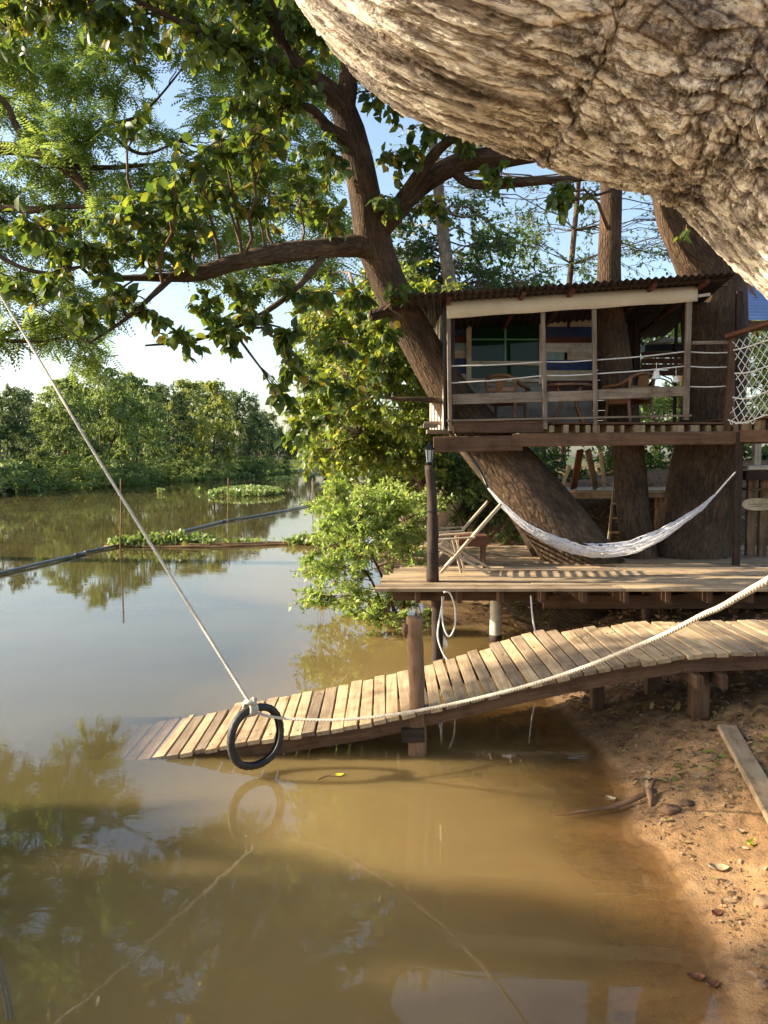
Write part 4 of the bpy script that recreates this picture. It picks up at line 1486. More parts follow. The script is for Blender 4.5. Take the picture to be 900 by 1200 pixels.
# floor
mb = MB()
y = HY - .02
while y < 13.4:
    mb.beam((hx(527), y + .07, FZ + .012), (hx(862), y + .07, FZ + .012), .135, .024)
    y += .142
mb.build('floor', M['beam'], hut)
mb = MB()
mb.beam(P(524, 493, HY - .07), P(810, 487, HY - .07), .05, .022)
mb.build('floor_edge', M['post_grey'], hut)
q = random.Random(4)
px = 643
while px < 905:
    mb = MB()
    wd = q.choice([.045, .06, .085, .11, .13])
    X = hx(px) + wd / 2
    zt = FZ - .01
    zb = hz(507.5) - .0
    yo = HY + q.uniform(-.06, .0)
    mb.beam((X, yo, (zt + zb) / 2), (X, HY + 2.3, (zt + zb) / 2), wd, zt - zb - q.uniform(0, .025), bev=.003)
    mb.build('joist', M['plank'], hut)
    px += (wd + q.choice([.03, .05, .09, .12])) / HY * 1000 * .985
mb = MB()
mb.beam(P(531, 500, HY - .01), P(636, 500, HY - .01), .1, .16, bev=.012)
mb.build('log_beam', M['beam'], hut)
mb = MB()
mb.beam(P(508, 521, HY - .06), P(612, 519, HY - .06), .09, .19, bev=.01)
mb.beam(P(600, 516, HY - .075), P(870, 513, HY - .075), .09, .16, bev=.01)
mb.beam(P(860, 513, HY - .06), P(1010, 512, HY - .06), .09, .15, bev=.01)
mb.build('front_girder', M['beam'], hut)
mb = MB()
mb.beam(P(520, 516, HY + 2.2), P(870, 513, HY + 2.2), .1, .16)
mb.build('rear_girder', M['beam'], hut)
# braces down to the trunks so that the platform is carried
for px0, px1, Y in ((600, 612, 10.9), (752, 742, 11.1), (826, 826, 11.3)):
    mb = MB()
    mb.beam(P(px0 - 25, 517, Y), P(px0 + 25, 517, Y), .07, .1)
    mb.build('bracket', M['beam'], hut)
for px_ in (540, 850):
    mb = MB()
    mb.beam(P(px_, 517, HY), P(px_, 517, HY + 2.2), .09, .12)
    mb.build('side_girder', M['beam'], hut)

# porch posts
for pxa, pya, pxb, pyb, wd in ((525.5, 362, 527.5, 505, .047), (636, 365, 639, 503, .05), (696, 358, 698, 498, .05), (807.5, 345, 803.5, 492, .068)):
    mb = MB()
    mb.beam(P(pxb, pyb, HY - .045), P(pxa, pya, HY - .045), wd, .05, up=(0, 1, 0), bev=.004)
    mb.build('porch_post', M['post_grey'], hut)
mb = MB()
mb.beam(P(520, 350, HY + .06), P(521, 500, HY + .06), .03, .03, up=(0, 1, 0))
mb.build('pipe', M['black'], hut)
# rail board, in three lengths
mb = MB()
for a, b in (((530, 468), (635, 465)), ((641, 465), (695, 463.5)), ((700, 462.5), (802, 458))):
    mb.beam(P(*a, HY - .03), P(*b, HY - .03), .03, .125, bev=.004)
mb.build('rail_board', M['post_grey'], hut)
for pts in ([(528, 429), (636, 424), (697, 422), (803, 412), (858, 413)], [(526, 449), (638, 440), (698, 438), (803, 429), (855, 430)], [(804, 453), (858, 452)]):
    mb = MB()
    for a, b in zip(pts[:-1], pts[1:]):
        mb.tube(spline(np.array([P(*a, HY - .02), P((a[0] + b[0]) / 2, (a[1] + b[1]) / 2 + 1, HY - .02), P(*b, HY - .02)]), 8), .0085, 6, cap=False)
    mb.build('rail_rope', M['white_cord'], hut, smooth=True)
mb = MB()
mb.beam(P(810, 402, HY - .02), P(858, 401, HY - .02), .04, .04)
mb.build('rail_bar', M['post_grey'], hut)
mb = MB()
mb.beam(P(858, 500, HY - .03), P(857, 402, HY - .03), .05, .06, up=(0, 1, 0))
mb.build('rail_post', M['post_grey'], hut)

# awning strip: folded canvas with slack along its length
mb = MB()
NX = 40
rows = []
for i in range(NX + 1):
    f = i / NX
    a, b = P(523.5 + f * 293.5, 353 - f * 18, HY - .09), P(523.5 + f * 293.5, 373.5 - f * 20, HY - .075)
    sag = .006 * math.sin(f * 9) + .012 * math.sin(f * math.pi)
    rows.append((a, (a * .6 + b * .4) + (0, -.02 - sag, 0), b + (0, -.012 - sag, -.004 * math.sin(f * 23)), b + (0, .03, .01), a + (0, .05, 0)))
V = np.array(rows).reshape(-1, 3)
Fc = []
for i in range(NX):
    for j in range(4):
        Fc.append((i * 5 + j, (i + 1) * 5 + j, (i + 1) * 5 + j + 1, i * 5 + j + 1))
    Fc.append((i * 5 + 4, (i + 1) * 5 + 4, (i + 1) * 5, i * 5))
Fc += [(0, 1, 2, 3, 4), tuple(NX * 5 + k for k in (4, 3, 2, 1, 0))]
mb.add(V, Fc)
aw = mb.build('awning', M['canvas'], hut, smooth=True)
mb = MB()
for px_, w_ in ((636, 14), (705, 12)):
    pass
mb.beam(P(818, 347, HY - .05), P(832, 345, HY - .05), .03, .035)
mb.build('awning_pole', M['white_board'], hut)

# corrugated roof, higher at the front
NXr = 260
xa, xb = P(455, 347, 10.15), P(862, 320, 10.15)
rowsV = []
TH = .006
for s_, yy, dzz in ((0, 10.1, 0.0), (1, 13.4, -.28)):
    for i in range(NXr + 1):
        f = i / NXr
        X = xa[0] + (xb[0] - xa[0]) * f + s_ * .25
        z0 = xa[2] + (xb[2] - xa[2]) * f + dzz
        wv = .014 * math.sin(X * 2 * math.pi / .085) + .012 * mnoise.noise(Vector((X * 1.2, yy, 0)))
        rowsV.append((X, yy + .02 * mnoise.noise(Vector((X * 2.0, 3, 0))), z0 + wv))
V = np.array(rowsV)
n1 = NXr + 1
V2 = V.copy()
V2[:, 2] -= TH
Fc = []
for i in range(NXr):
    Fc.append((i, i + 1, n1 + i + 1, n1 + i))
    Fc.append((2 * n1 + i, 3 * n1 + i, 3 * n1 + i + 1, 2 * n1 + i + 1))
    Fc.append((i, 2 * n1 + i, 2 * n1 + i + 1, i + 1))
    Fc.append((n1 + i, n1 + i + 1, 3 * n1 + i + 1, 3 * n1 + i))
mb = MB()
mb.add(np.vstack([V, V2]), Fc)
roof = mb.build('roof', M['rust'], hut, smooth=False)
mb = MB()
a, b = P(462, 350, 10.3), P(850, 327, 10.3)
mb.beam(a + (0, 0, .0), b + (0, 0, .0), .05, .045, bev=.004)
mb.build('roof_batten', M['black_post'], roof)
mb = MB()
a, b = P(525, 350, 10.75), P(852, 333, 10.75)
mb.beam(a + (0, 0, .0), b + (0, 0, .0), .06, .06)
mb.build('roof_beam', M['beam'], roof)
for px_, yy in ((525, 0), (610, 0), (666, 0), (760, 0), (820, 0)):
    X = hx(px_, 10.4)
    zf = float(np.interp(X, [xa[0], xb[0]], [xa[2], xb[2]]))
    mb = MB()
    mb.beam((X, 10.25, zf - .05), (X, 13.3, zf - .32), .045, .05)
    mb.build('rafter', M['redwood'], roof)
mb = MB()
mb.beam(P(530, 509, HY + .02) * (1, 1, 0) + (0, 0, FZ), P(530, 509, HY + .02) * (1, 1, 0) + (0, 0, 4.15), .05, .05, up=(0, 1, 0))
mb.build('corner_post', M['black_post'], hut)
for X, Y in ((hx(862, 13.2), 13.2), (hx(640, 13.2), 13.2), (.8, 12.9), (hx(745, 12.3), 12.3), (hx(862, HY + .1), HY + .1)):
    mb = MB()
    zt = float(np.interp(X, [xa[0], xb[0]], [xa[2], xb[2]])) - (Y - 10.1) * .085 - .06
    mb.beam((X, Y, FZ), (X, Y, zt), .07, .07, up=(0, 1, 0))
    mb.build('wall_post', M['black_post'], hut)

# painted board wall with its window
WY = 12.0
win = (548, 366, 634, 446)
COLS = {'b': 'blue_paint', 'm': 'maroon_paint', 't': 'teal_paint', 'c': 'cream', 'w': 'white_board', 'g': 'grey_boards'}
leftrows = [(350, 374, 'b'), (374, 393, 'b'), (393, 402, 'm'), (402, 411, 't'), (411, 420, 'c'), (420, 438, 'b'), (438, 446, 'c'), (446, 466, 'g'), (466, 484, 'g'), (484, 502, 'g')]
rightrows = [(350, 363, 'b'), (363, 375, 'c'), (375, 383, 'c'), (383, 395, 'b'), (395, 402, 'm'), (402, 413, 'w'), (413, 422, 'tc'), (422, 434, 'b'), (434, 446, 'c'), (446, 466, 'm'), (466, 484, 'g'), (484, 502, 'g')]
bucket = {}


def board(px0, px1, py0, py1, c, yo=0.0):
    m1 = MB()
    a, b_ = P(px0, (py0 + py1) / 2, WY), P(px1, (py0 + py1) / 2, WY)
    h_ = (py1 - py0) / 1000 * WY * 1.005
    zc = a[2]
    m1.beam((a[0], WY + yo, zc), (b_[0], WY + yo, zc), .02, h_ - .004)
    m1.build('wall_board', M[COLS[c]], hut)


for y0, y1, c in leftrows:
    if y0 < 446:
        board(524, 546, y0, y1, c)
    else:
        board(524, 636, y0, y1, c)
for y0, y1, c in rightrows:
    if c == 'tc':
        board(638, 661, y0, y1, 't')
        board(665, 694, y0, y1, 'c')
    else:
        board(638, 694, y0, y1, c)
board(546, 638, 350, 366, 'b')


def wz(py):
    return P(600, py, WY)[2]


wf = MB()
X0_, X1_ = hx(546, WY), hx(636, WY)
for X in (X0_ + .03, X1_ - .035):
    wf.beam((X, WY - .03, wz(450)), (X, WY - .03, wz(364)), .07, .06, up=(0, 1, 0), bev=.004)
for zz, hh in ((wz(366), .05), (wz(426), .06), (wz(446), .05)):
    wf.beam((X0_ + .065, WY - .028, zz), (X1_ - .07, WY - .028, zz), .055, hh, bev=.004)
wd_ = wf.build('window', M['cream'], hut)
mb = MB()
mb.beam((X0_ + .06, WY + .0, (wz(424) + wz(367)) / 2), (X1_ - .06, WY + .0, (wz(424) + wz(367)) / 2), .008, wz(367) - wz(424))
mb.beam((X0_ + .06, WY + .0, (wz(445) + wz(428)) / 2), (X1_ - .06, WY + .0, (wz(445) + wz(428)) / 2), .008, wz(428) - wz(445))
mb.build('pane', M['glass'], wd_)
mb = MB()
xm = (X0_ + X1_) / 2
mb.beam((xm, WY - .02, wz(424)), (xm, WY - .02, wz(368)), .022, .02, up=(0, 1, 0))
mb.beam((X0_ + .07, WY - .018, wz(398)), (X1_ - .08, WY - .018, wz(398)), .016, .016)
mb.build('glazing_bar', plain_mat('green_frame', (.16, .4, .26), .5), wd_)
mb = MB()
mb.beam((hx(676, WY), WY - .02, wz(367.5)), (hx(686, WY), WY - .02, wz(367.5)), .03, .065)
mb.build('switch_box', M['white_board'], hut)
mb = MB()
mb.beam((hx(664, WY), WY - .03, wz(386)), (hx(664, WY), WY - .03, wz(370)), .035, .03, up=(0, 1, 0))
mb.build('door_pull', M['black_post'], hut)
# panel door and dark side of the inner room
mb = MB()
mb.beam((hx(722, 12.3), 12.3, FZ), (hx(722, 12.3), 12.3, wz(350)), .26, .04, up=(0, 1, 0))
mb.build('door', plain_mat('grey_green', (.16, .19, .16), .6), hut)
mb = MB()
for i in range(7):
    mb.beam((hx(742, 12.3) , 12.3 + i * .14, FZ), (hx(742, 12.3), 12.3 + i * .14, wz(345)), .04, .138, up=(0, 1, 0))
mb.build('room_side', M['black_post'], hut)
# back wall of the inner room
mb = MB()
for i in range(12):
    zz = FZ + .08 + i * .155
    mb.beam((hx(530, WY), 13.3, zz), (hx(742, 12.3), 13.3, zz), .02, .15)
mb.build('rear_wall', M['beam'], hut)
# sunlit whitewashed left side of boards
for i in range(5):
    mb = MB()
    f0 = i / 5
    Ya = HY + .15 + f0 * 1.7
    Xa = hx(521.5, HY) - f0 * .1
    mb.beam((Xa, Ya + .17, hz(503)), (Xa, Ya + .17, 4.2 - .03 * i + .02 * q.random()), .022, .325, up=(0, 1, 0))
    bo = mb.build('side_board', M['white_board'], hut)
for k, (px0, px1, py_, w_) in enumerate(((496, 512, 499, .5), (500, 527, 506, .9), (497, 530, 496, .3))):
    mb = MB()
    mb.beam(P(px0, py_, 10.75 + .15 * k), P(px1, py_, 10.75 + .15 * k), w_ * .3, .05)
    mb.build('bearer_end', M['post_grey'], hut)
# red plank half-wall at the rear and the small white hood above it
mb = MB()
for i in range(4):
    zz = P(600, 437 - i * 7, 12.6)[2]
    mb.beam((hx(750, 12.6), 12.6, zz), (hx(803, 12.6), 12.6, zz), .03, .078)
mb.build('half_wall', M['redwood'], hut)
mb = MB()
mb.tube([(hx(758, 12.7), 12.7, P(600, 403, 12.7)[2]), (hx(775, 12.7), 12.7, P(600, 399.5, 12.7)[2]), (hx(800, 12.7), 12.7, P(600, 398, 12.7)[2])], [.03, .05, .03], 10)
mb.build('sink_hood', M['white_board'], hut, smooth=True)
mb = MB()
mb.beam((hx(752, 12.7), 12.72, P(600, 409, 12.7)[2]), (hx(803, 12.7), 12.72, P(600, 407, 12.7)[2]), .2, .1)
mb.build('counter', M['black'], hut)
mb = MB()
mb.beam((hx(790, 12.62), 12.62, FZ), (hx(790, 12.62), 12.62, P(600, 350, 12.6)[2]), .04, .04, up=(0, 1, 0))
mb.build('rear_post', M['black_post'], hut)

for px_, py_, lab in ((769, 441, 'white bell-shaped ornament hanging from the porch rope, the left and larger of two'), (792, 445, 'small white bell-shaped ornament hanging from the porch rope, the right of two')):
    c = P(px_, py_ + 3, HY + .0)
    t = thing('hanging_bell', lab, 'ornament', c)
    s_ = 1.0 if px_ < 780 else .75
    mb = MB()
    pr = [(.018, .105), (.03, .1), (.036, .07), (.042, .04), (.06, .005), (.066, 0), (.058, .004), (.03, .04), (.02, .08)]
    mb.tube([c + (0, 0, b_ * s_) for a_, b_ in pr], [a_ * s_ for a_, b_ in pr], 16, cap=False)
    mb.build('bell', M['ceramic'], t, smooth=True)
    mb = MB()
    mb.tube([c + (0, 0, .09 * s_), c + (0, 0, .2)], .004, 5)
    mb.build('cord', M['white_cord'], t)


def armchair(loc, rz, lab, grp):
    t = thing('wooden_armchair', lab, 'chair', loc, grp)
    c, s = math.cos(rz), math.sin(rz)
    L = np.asarray(loc, float)

    def W(x, y, z):
        return L + np.array((x * c - y * s, x * s + y * c, z)) * (.86, .86, .72)
    mb = MB()
    vs = []
    for zz in (.41, .455):
        for x, y in ((-.23, -.24), (.23, -.24), (.26, -.1), (.21, .22), (-.21, .22), (-.26, -.1)):
            vs.append(W(x, y, zz))
    mb.add(vs, [(5, 4, 3, 2, 1, 0), (6, 7, 8, 9, 10, 11)] + [(i, (i + 1) % 6, 6 + (i + 1) % 6, 6 + i) for i in range(6)])
    mb.build('seat', M['chairwood'], t)
    for sx in (-1, 1):
        mb = MB()
        mb.tube(spline(np.array([W(sx * .26, -.27, 0), W(sx * .235, -.24, .2), W(sx * .24, -.22, .42), W(sx * .27, -.2, .64)]), 10), np.linspace(.019, .023, 10), 8)
        mb.build('leg', M['chairwood'], t, smooth=True)
        mb = MB()
        mb.tube(spline(np.array([W(sx * .24, .3, 0), W(sx * .215, .24, .2), W(sx * .21, .22, .45), W(sx * .22, .27, .82)]), 10), .021, 8)
        mb.build('leg', M['chairwood'], t, smooth=True)
    mb = MB()
    hoop = [W(-.28, -.27, .63), W(-.29, -.1, .655), W(-.27, .1, .67), W(-.22, .25, .76), W(-.1, .3, .84), W(.1, .3, .84), W(.22, .25, .76), W(.27, .1, .67), W(.29, -.1, .655), W(.28, -.27, .63)]
    mb.tube(spline(np.array(hoop), 40), .024, 8)
    mb.build('arm_hoop', M['chairwood'], t, smooth=True)
    mb = MB()
    mb.beam(W(0, .235, .44), W(0, .295, .83), .13, .014, up=(0, 1, 0))
    mb.beam(W(-.2, .25, .6), W(.2, .25, .6), .02, .05)
    mb.build('back_splat', M['chairwood'], t)
    mb = MB()
    for sx in (-1, 1):
        mb.beam(W(sx * .235, -.24, .38), W(sx * .21, .24, .38), .02, .06)
    mb.beam(W(-.235, -.23, .38), W(.235, -.23, .38), .02, .06)
    mb.build('seat_frame', M['chairwood'], t)
    return t


fz = FZ + .025
armchair((hx(592, 11.25), 11.2, fz), math.radians(155), 'brown wooden armchair with curved arms on the porch, left of the table, below the window', 'armchairs on the porch')
armchair((hx(737, 11.0), 10.98, fz), math.radians(205), 'brown wooden armchair with curved arms on the porch, right of the table, before the trunk', 'armchairs on the porch')
tt = thing('porch_table', 'small dark wooden table with curved legs between the two porch armchairs', 'table', (hx(666, 11.2), 11.2, fz))
cx, cy = hx(666, 11.2), 11.2
mb = MB()
mb.tube([(cx, cy, fz + .48), (cx, cy, fz + .485), (cx, cy, fz + .51), (cx, cy, fz + .515)], [.27, .29, .29, .28], 28)
mb.build('table_top', M['chairwood'], tt)
for a in range(4):
    an = a * math.pi / 2 + .6
    d_ = np.array((math.cos(an), math.sin(an), 0))
    mb = MB()
    o_ = np.array((cx, cy, fz))
    mb.tube(spline(np.array([o_ + d_ * .27, o_ + d_ * .19 + (0, 0, .15), o_ + d_ * .14 + (0, 0, .28), o_ + d_ * .2 + (0, 0, .48)]), 10), .024, 8)
    mb.build('leg', M['chairwood'], tt, smooth=True)

# rope netting on the walkway at the right
nt_ = thing('rope_netting', 'white diamond rope netting under a sloping wooden handrail at the far right of the hut', 'netting', P(880, 490, 10.5))
NP0, NP1 = P(858, 400, 10.5), P(1010, 352, 9.2)
NB0, NB1 = P(852, 492, 10.5), P(1010, 488, 9.2)


def netp(u, v):
    a = NP0 * (1 - u) + NP1 * u
    b_ = NB0 * (1 - u) + NB1 * u
    p_ = a * (1 - v) + b_ * v
    return p_ + np.array((0, -.14 * math.sin(v * 3.0) * (1 - .3 * u), -.05 * math.sin(u * 14) * v))


for sg in (1, -1):
    mb = MB()
    for i in range(-9, 26):
        pts = []
        for k in range(13):
            v = k / 12
            u = (i + sg * v * 7.5 + (0 if sg == 1 else 0)) / 16.0 + .01 * mnoise.noise(Vector((i, k * .7, sg)))
            if 0 <= u <= 1:
                pts.append(netp(u, v + .012 * mnoise.noise(Vector((i * 2.1, k, 5)))))
        if len(pts) > 1:
            mb.tube(pts, .0052, 4, cap=False)
    mb.build('mesh_cords', M['white_cord'], nt_, smooth=True)
for v in (.12, .42, .72, 1.0):
    mb = MB()
    mb.tube([netp(u, v) + (0, -.01, 0) for u in np.linspace(0, 1, 14)], .009, 6, cap=False)
    mb.build('edge_rope', M['white_cord'], nt_, smooth=True)
mb = MB()
mb.beam(NP0 + (-.06, 0, .06), NP1 + (0, 0, .06), .11, .05, bev=.01)
mb.build('handrail', M['redwood'], nt_)
for u in (0.02, .5, .98):
    mb = MB()
    mb.beam(netp(u, 1.05) + (0, .06, -.15), netp(u, 0) + (0, .06, .04), .07, .07, up=(0, 1, 0))
    mb.build('post', M['beam'], nt_)
mb = MB()
q3 = spline(np.array([netp(.0, 1) + (.02 * i, -.05 - .02 * i, -.01 - .05 * abs(math.sin(i * 1.7))) for i in range(12)]), 60)
mb.tube(q3, .006, 4)
mb.build('slack_cord', M['white_cord'], nt_, smooth=True)
# walkway floor carrying the net
wk = thing('side_walkway', 'planked walkway with sunlit joist ends continuing right from the hut floor', 'walkway', P(890, 500, 9.9))
for i in range(9):
    mb = MB()
    f = i / 9
    a = NB0 * (1 - f) + NB1 * f
    mb.beam(a + (.12, .03, -.07), a + (.12, 2.2, -.07), .07, .13)
    mb.build('joist', M['plank'], wk)
mb = MB()
for i in range(14):
    o_ = np.array((0, .1 + i * .15, .02))
    mb.beam(NB0 + o_ + (.1, 0, 0), NB1 + o_, .14, .024)
mb.build('floor', M['beam'], wk)
mb = MB()
mb.beam(NB0 + (.1, 0.03, -.2), NB1 + (0, .03, -.2), .08, .14)
mb.build('girder', M['beam'], wk)
# blue translucent sheet roof glimpsed top right
bs = thing('blue_roof', 'blue ribbed plastic sheet roof glimpsed beside the big trunk at the far right', 'roof', P(890, 350, 15))
mb = MB()
rowsV = []
for s_ in range(60):
    f = s_ / 59
    for g in range(2):
        p0 = P(846 + g * 170, 375, 15) + np.array((0, 0, f * 1.05)) + np.array((0, 1.5 * f, 0))
        rowsV.append(p0 + (0, .018 * math.sin(s_ * 1.57), 0))
V = np.array(rowsV)
mb.add(np.vstack([V, V + (0, .006, .0)]), [(2 * i, 2 * i + 1, 2 * i + 3, 2 * i + 2) for i in range(59)] + [(120 + 2 * i, 120 + 2 * i + 2, 120 + 2 * i + 3, 120 + 2 * i + 1) for i in range(59)])
mb.build('sheet', M['blue_sheet'], bs)
mb = MB()
for k in range(4):
    a = P(866 + k * 22, 380, 14.9)
    mb.beam(a + (0, 0, -.2), a + (0, 1.4, 1.1), .04, .04)
mb.beam(P(850, 383, 14.9), P(1010, 378, 14.9), .08, .16)
mb.beam(P(858, 520, 14.9), P(858, 345, 14.9), .1, .1, up=(0, 1, 0))
mb.beam(P(960, 600, 14.9), P(960, 345, 14.9), .1, .1, up=(0, 1, 0))
mb.build('timber_frame', M['beam'], bs)

# ------------------------------------------------------------------ hammock
hm = thing('hammock', 'white woven net hammock slung between the leaning tree and the dark post', 'hammock', P(700, 650, 10.5))
HYh = 10.45
cl = spline(np.array([P(*a, HYh) for a in ((572, 572), (590, 592), (612, 612), (640, 628), (672, 640), (705, 644), (735, 641), (765, 630), (795, 613), (820, 596), (838, 580))]), 64)
wdt = np.interp(np.linspace(0, 1, 64), [0, .1, .3, .5, .68, .82, .93, 1], [.02, .12, .25, .3, .26, .15, .08, .02])
V, UVp = [], []
NS_ = 16
for i in range(64):
    for j in range(NS_ + 1):
        a = math.pi * (1.12 + j / NS_ * .85) if False else math.pi * (j / NS_)
        wv = .012 * mnoise.noise(Vector((i * .35, j * 1.3, 2))) * (wdt[i] / .2)
        V.append(cl[i] + np.array((0, -math.cos(a) * wdt[i] * .55, -math.sin(a) * wdt[i] * .5 + wdt[i] * .16 + wv)) + np.array((0, wv, 0)))
Fc, UVl = [], []
for i in range(63):
    for j in range(NS_):
        Fc.append((i * (NS_ + 1) + j, (i + 1) * (NS_ + 1) + j, (i + 1) * (NS_ + 1) + j + 1, i * (NS_ + 1) + j + 1))
        for a_, b_ in ((i, j), (i + 1, j), (i + 1, j + 1), (i, j + 1)):
            UVl.append((a_ / 63 * 3.2, b_ / NS_))


def net_mat():
    m, t, out = mat_base('hammock_net')
    uv = N(t, "ShaderNodeUVMap")
    mp = N(t, "ShaderNodeMapping")
    mp.inputs['Scale'].default_value = (11, 9, 1)
    t.links.new(uv.outputs[0], mp.inputs[0])
    nz = N(t, "ShaderNodeTexNoise", i_Scale=2.0, i_Detail=3.0)
    t.links.new(mp.outputs[0], nz.inputs[0])
    wr = N(t, "ShaderNodeMixRGB", blend_type='ADD', i_0=.45)
    t.links.new(mp.outputs[0], wr.inputs[1])
    t.links.new(nz.outputs[1], wr.inputs[2])
    vo = N(t, "ShaderNodeTexVoronoi", feature='DISTANCE_TO_EDGE', i_Scale=1.4)
    t.links.new(wr.outputs[0], vo.inputs[0])
    al = ramp(t, vo.outputs[0], [(.22, (1, 1, 1)), (.36, (0, 0, 0))])
    b = N(t, "ShaderNodeBsdfPrincipled", i_Roughness=.8)
    b.inputs['Base Color'].default_value = (.86, .86, .88, 1)
    b.inputs['Specular IOR Level'].default_value = .1
    tr = N(t, "ShaderNodeBsdfTranslucent")
    tr.inputs[0].default_value = (.8, .8, .82, 1)
    m1 = N(t, "ShaderNodeMixShader", i_0=.35)
    t.links.new(b.outputs[0], m1.inputs[1])
    t.links.new(tr.outputs[0], m1.inputs[2])
    bp = N(t, "ShaderNodeBump", i_Strength=1, i_Distance=.02)
    bp.invert = True
    t.links.new(vo.outputs[0], bp.inputs['Height'])
    t.links.new(bp.outputs[0], b.inputs['Normal'])
    tp = N(t, "ShaderNodeBsdfTransparent")
    mx = N(t, "ShaderNodeMixShader")
    t.links.new(al, mx.inputs[0])
    t.links.new(tp.outputs[0], mx.inputs[1])
    t.links.new(m1.outputs[0], mx.inputs[2])
    t.links.new(mx.outputs[0], out.inputs[0])
    return m


mb = MB()
mb.add(V, Fc, UVl)
mb.build('net', net_mat(), hm, smooth=True)
VV = np.array(V).reshape(64, NS_ + 1, 3)
mb = MB()
for j in (0, 2, 5, 8, 11, 14, NS_):
    mb.tube(VV[:, j] + RN.normal(size=(64, 3)) * .003, .0065, 5)
mb.build('cords', M['white_net'], hm, smooth=True)
mb = MB()
mb.tube(spline(np.array([cl[0], P(560, 548, 10.6), P(532, 506, 10.62)]), 10), .017, 6)
mb.build('strap', M['black'], hm, smooth=True)
mb = MB()
for o_ in (-.012, .0, .012):
    mb.tube(spline(np.array([cl[-1] + (0, o_, 0), P(850, 566, 10.45) + (0, o_, 0), P(862, 553, 10.4)]), 10), .008, 5)
mb.build('tie_rope', M['white_cord'], hm, smooth=True)
bpz = thing('dark_post', 'dark square timber post at the right end of the hammock', 'post', (P(863, 600, 10.45)[0], 10.45, DZ))
mb = MB()
X = P(864, 600, 10.45)[0]
mb.beam((X, 10.45, DZ), (X, 10.45, hz(507)), .075, .08, up=(0, 1, 0), bev=.004)
mb.build('post', M['black_post'], bpz)


# ------------------------------------------------------------------ folding lounge chairs and the little table
def lounger(loc, sc, lab):
    t = thing('folding_lounge_chair', lab, 'chair', loc, 'slatted lounge chairs on the deck')
    L = np.asarray(loc, float)

    def W(x, y, z):
        return L + np.array((x + y * .16, y, z)) * sc
    hw = .27
    for y in (-hw, hw):
        mb = MB()
        mb.beam(W(-.03, y, .04), W(.64, y, .80), .032, .032, up=(0, 1, 0), bev=.006)
        mb.build('back_rail', M['bamboo'], t)
        mb = MB()
        mb.beam(W(-.06, y * .88, .36), W(.52, y * .88, .02), .03, .03, up=(0, 1, 0), bev=.006)
        mb.build('leg', M['bamboo'], t)
        mb = MB()
        mb.beam(W(.20, y * .8, .03), W(.10, y * .8, .42), .026, .026, up=(0, 1, 0), bev=.005)
        mb.build('leg', M['bamboo'], t)
        mb = MB()
        mb.beam(W(-.1, y * 1.12, .42), W(.36, y * 1.12, .45), .05, .022, bev=.006)
        mb.build('armrest', M['bamboo'], t)
    mb = MB()
    for i in range(13):
        f = .26 + i * .058
        x, z = -.03 + .67 * f, .04 + .76 * f
        mb.beam(W(x + .01, -hw, z + .012), W(x + .01, hw, z + .012), .026, .014, up=(-.7, 0, .7))
    mb.build('back_slats', M['bamboo'], t)
    mb = MB()
    for i in range(8):
        f = i / 7
        mb.beam(W(.12 - .2 * f, -hw * .9, .2 + .12 * f), W(.12 - .2 * f, hw * .9, .2 + .12 * f), .028, .014)
    mb.build('seat_slats', M['bamboo'], t)
    return t


lounger((P(522, 664, 9.75)[0], 9.75, DZ + .002), .98, 'whitish slatted folding lounge chair nearest the lamp post, leaning back to the right')
lounger((P(514, 650, 10.75)[0], 10.75, DZ + .002), .95, 'second slatted folding lounge chair standing behind the nearer one on the deck')
st = thing('side_table', 'small dark box table on the deck behind the slatted lounge chairs', 'table', (P(556, 650, 10.6)[0], 10.6, DZ))
X = P(553, 650, 10.3)[0]
mb = MB()
mb.beam((X - .17, 10.35, DZ + .33), (X + .17, 10.35, DZ + .33), .34, .14, bev=.006)
mb.build('table_top', M['redwood'], st)
for dx in (-.14, .14):
    for dy in (-.14, .14):
        mb = MB()
        mb.beam((X + dx, 10.35 + dy, DZ), (X + dx, 10.35 + dy, DZ + .26), .035, .035, up=(0, 1, 0))
        mb.build('leg', M['beam'], st)

# ------------------------------------------------------------------ back platform, ladder, props on the slope
bpf = thing('rear_platform', 'low wooden platform with sunlit edge beam behind the trunks, under the hut', 'platform', P(740, 600, 13.6))
BZ = P(700, 576, 13.6)[2]
mb = MB()
for i in range(10):
    mb.beam((P(657, 576, 13.6)[0], 13.7 + i * .16, BZ), (P(858, 576, 13.6)[0], 13.7 + i * .16, BZ), .145, .03)
mb.build('decking', M['deckwood'], bpf)
mb = MB()
mb.beam(P(655, 580.5, 13.55), P(862, 577, 13.55), .07, .12, bev=.005)
mb.build('edge_beam', M['deckwood'], bpf)
for px_ in (664, 732, 772, 850):
    mb = MB()
    X = P(px_, 600, 13.62)[0]
    mb.beam((X, 13.63, float(ground_h(X, 13.63)) - .2), (X, 13.63, BZ - .07), .1, .1, up=(0, 1, 0))
    mb.build('post', M['log'], bpf)
for a, b_, w_, m_, lab in (((672, 572), (680, 528), .1, 'redwood', 'reddish plank leaning up to the hut floor, leftmost of the slanting props'), ((698, 572), (689, 528), .09, 'post_grey', 'grey-brown plank leaning up to the hut floor, middle of the slanting props'), ((709, 572), (703, 528), .045, 'cream', 'thin pale lath leaning up to the hut floor, rightmost of the slanting props'), ((657, 574), (668, 545), .05, 'cream', 'short pale lath leaning against the reddish plank prop')):
    mb = MB()
    mb.beam(P(*a, 13.9), P(*b_, 12.9 if b_[1] < 540 else 13.8), w_, .04, up=(0, 1, 0))
    tag(mb.build('slanting_prop', M[m_], None, origin=P(*a, 13.9)), lab, 'plank', 'props under the hut')
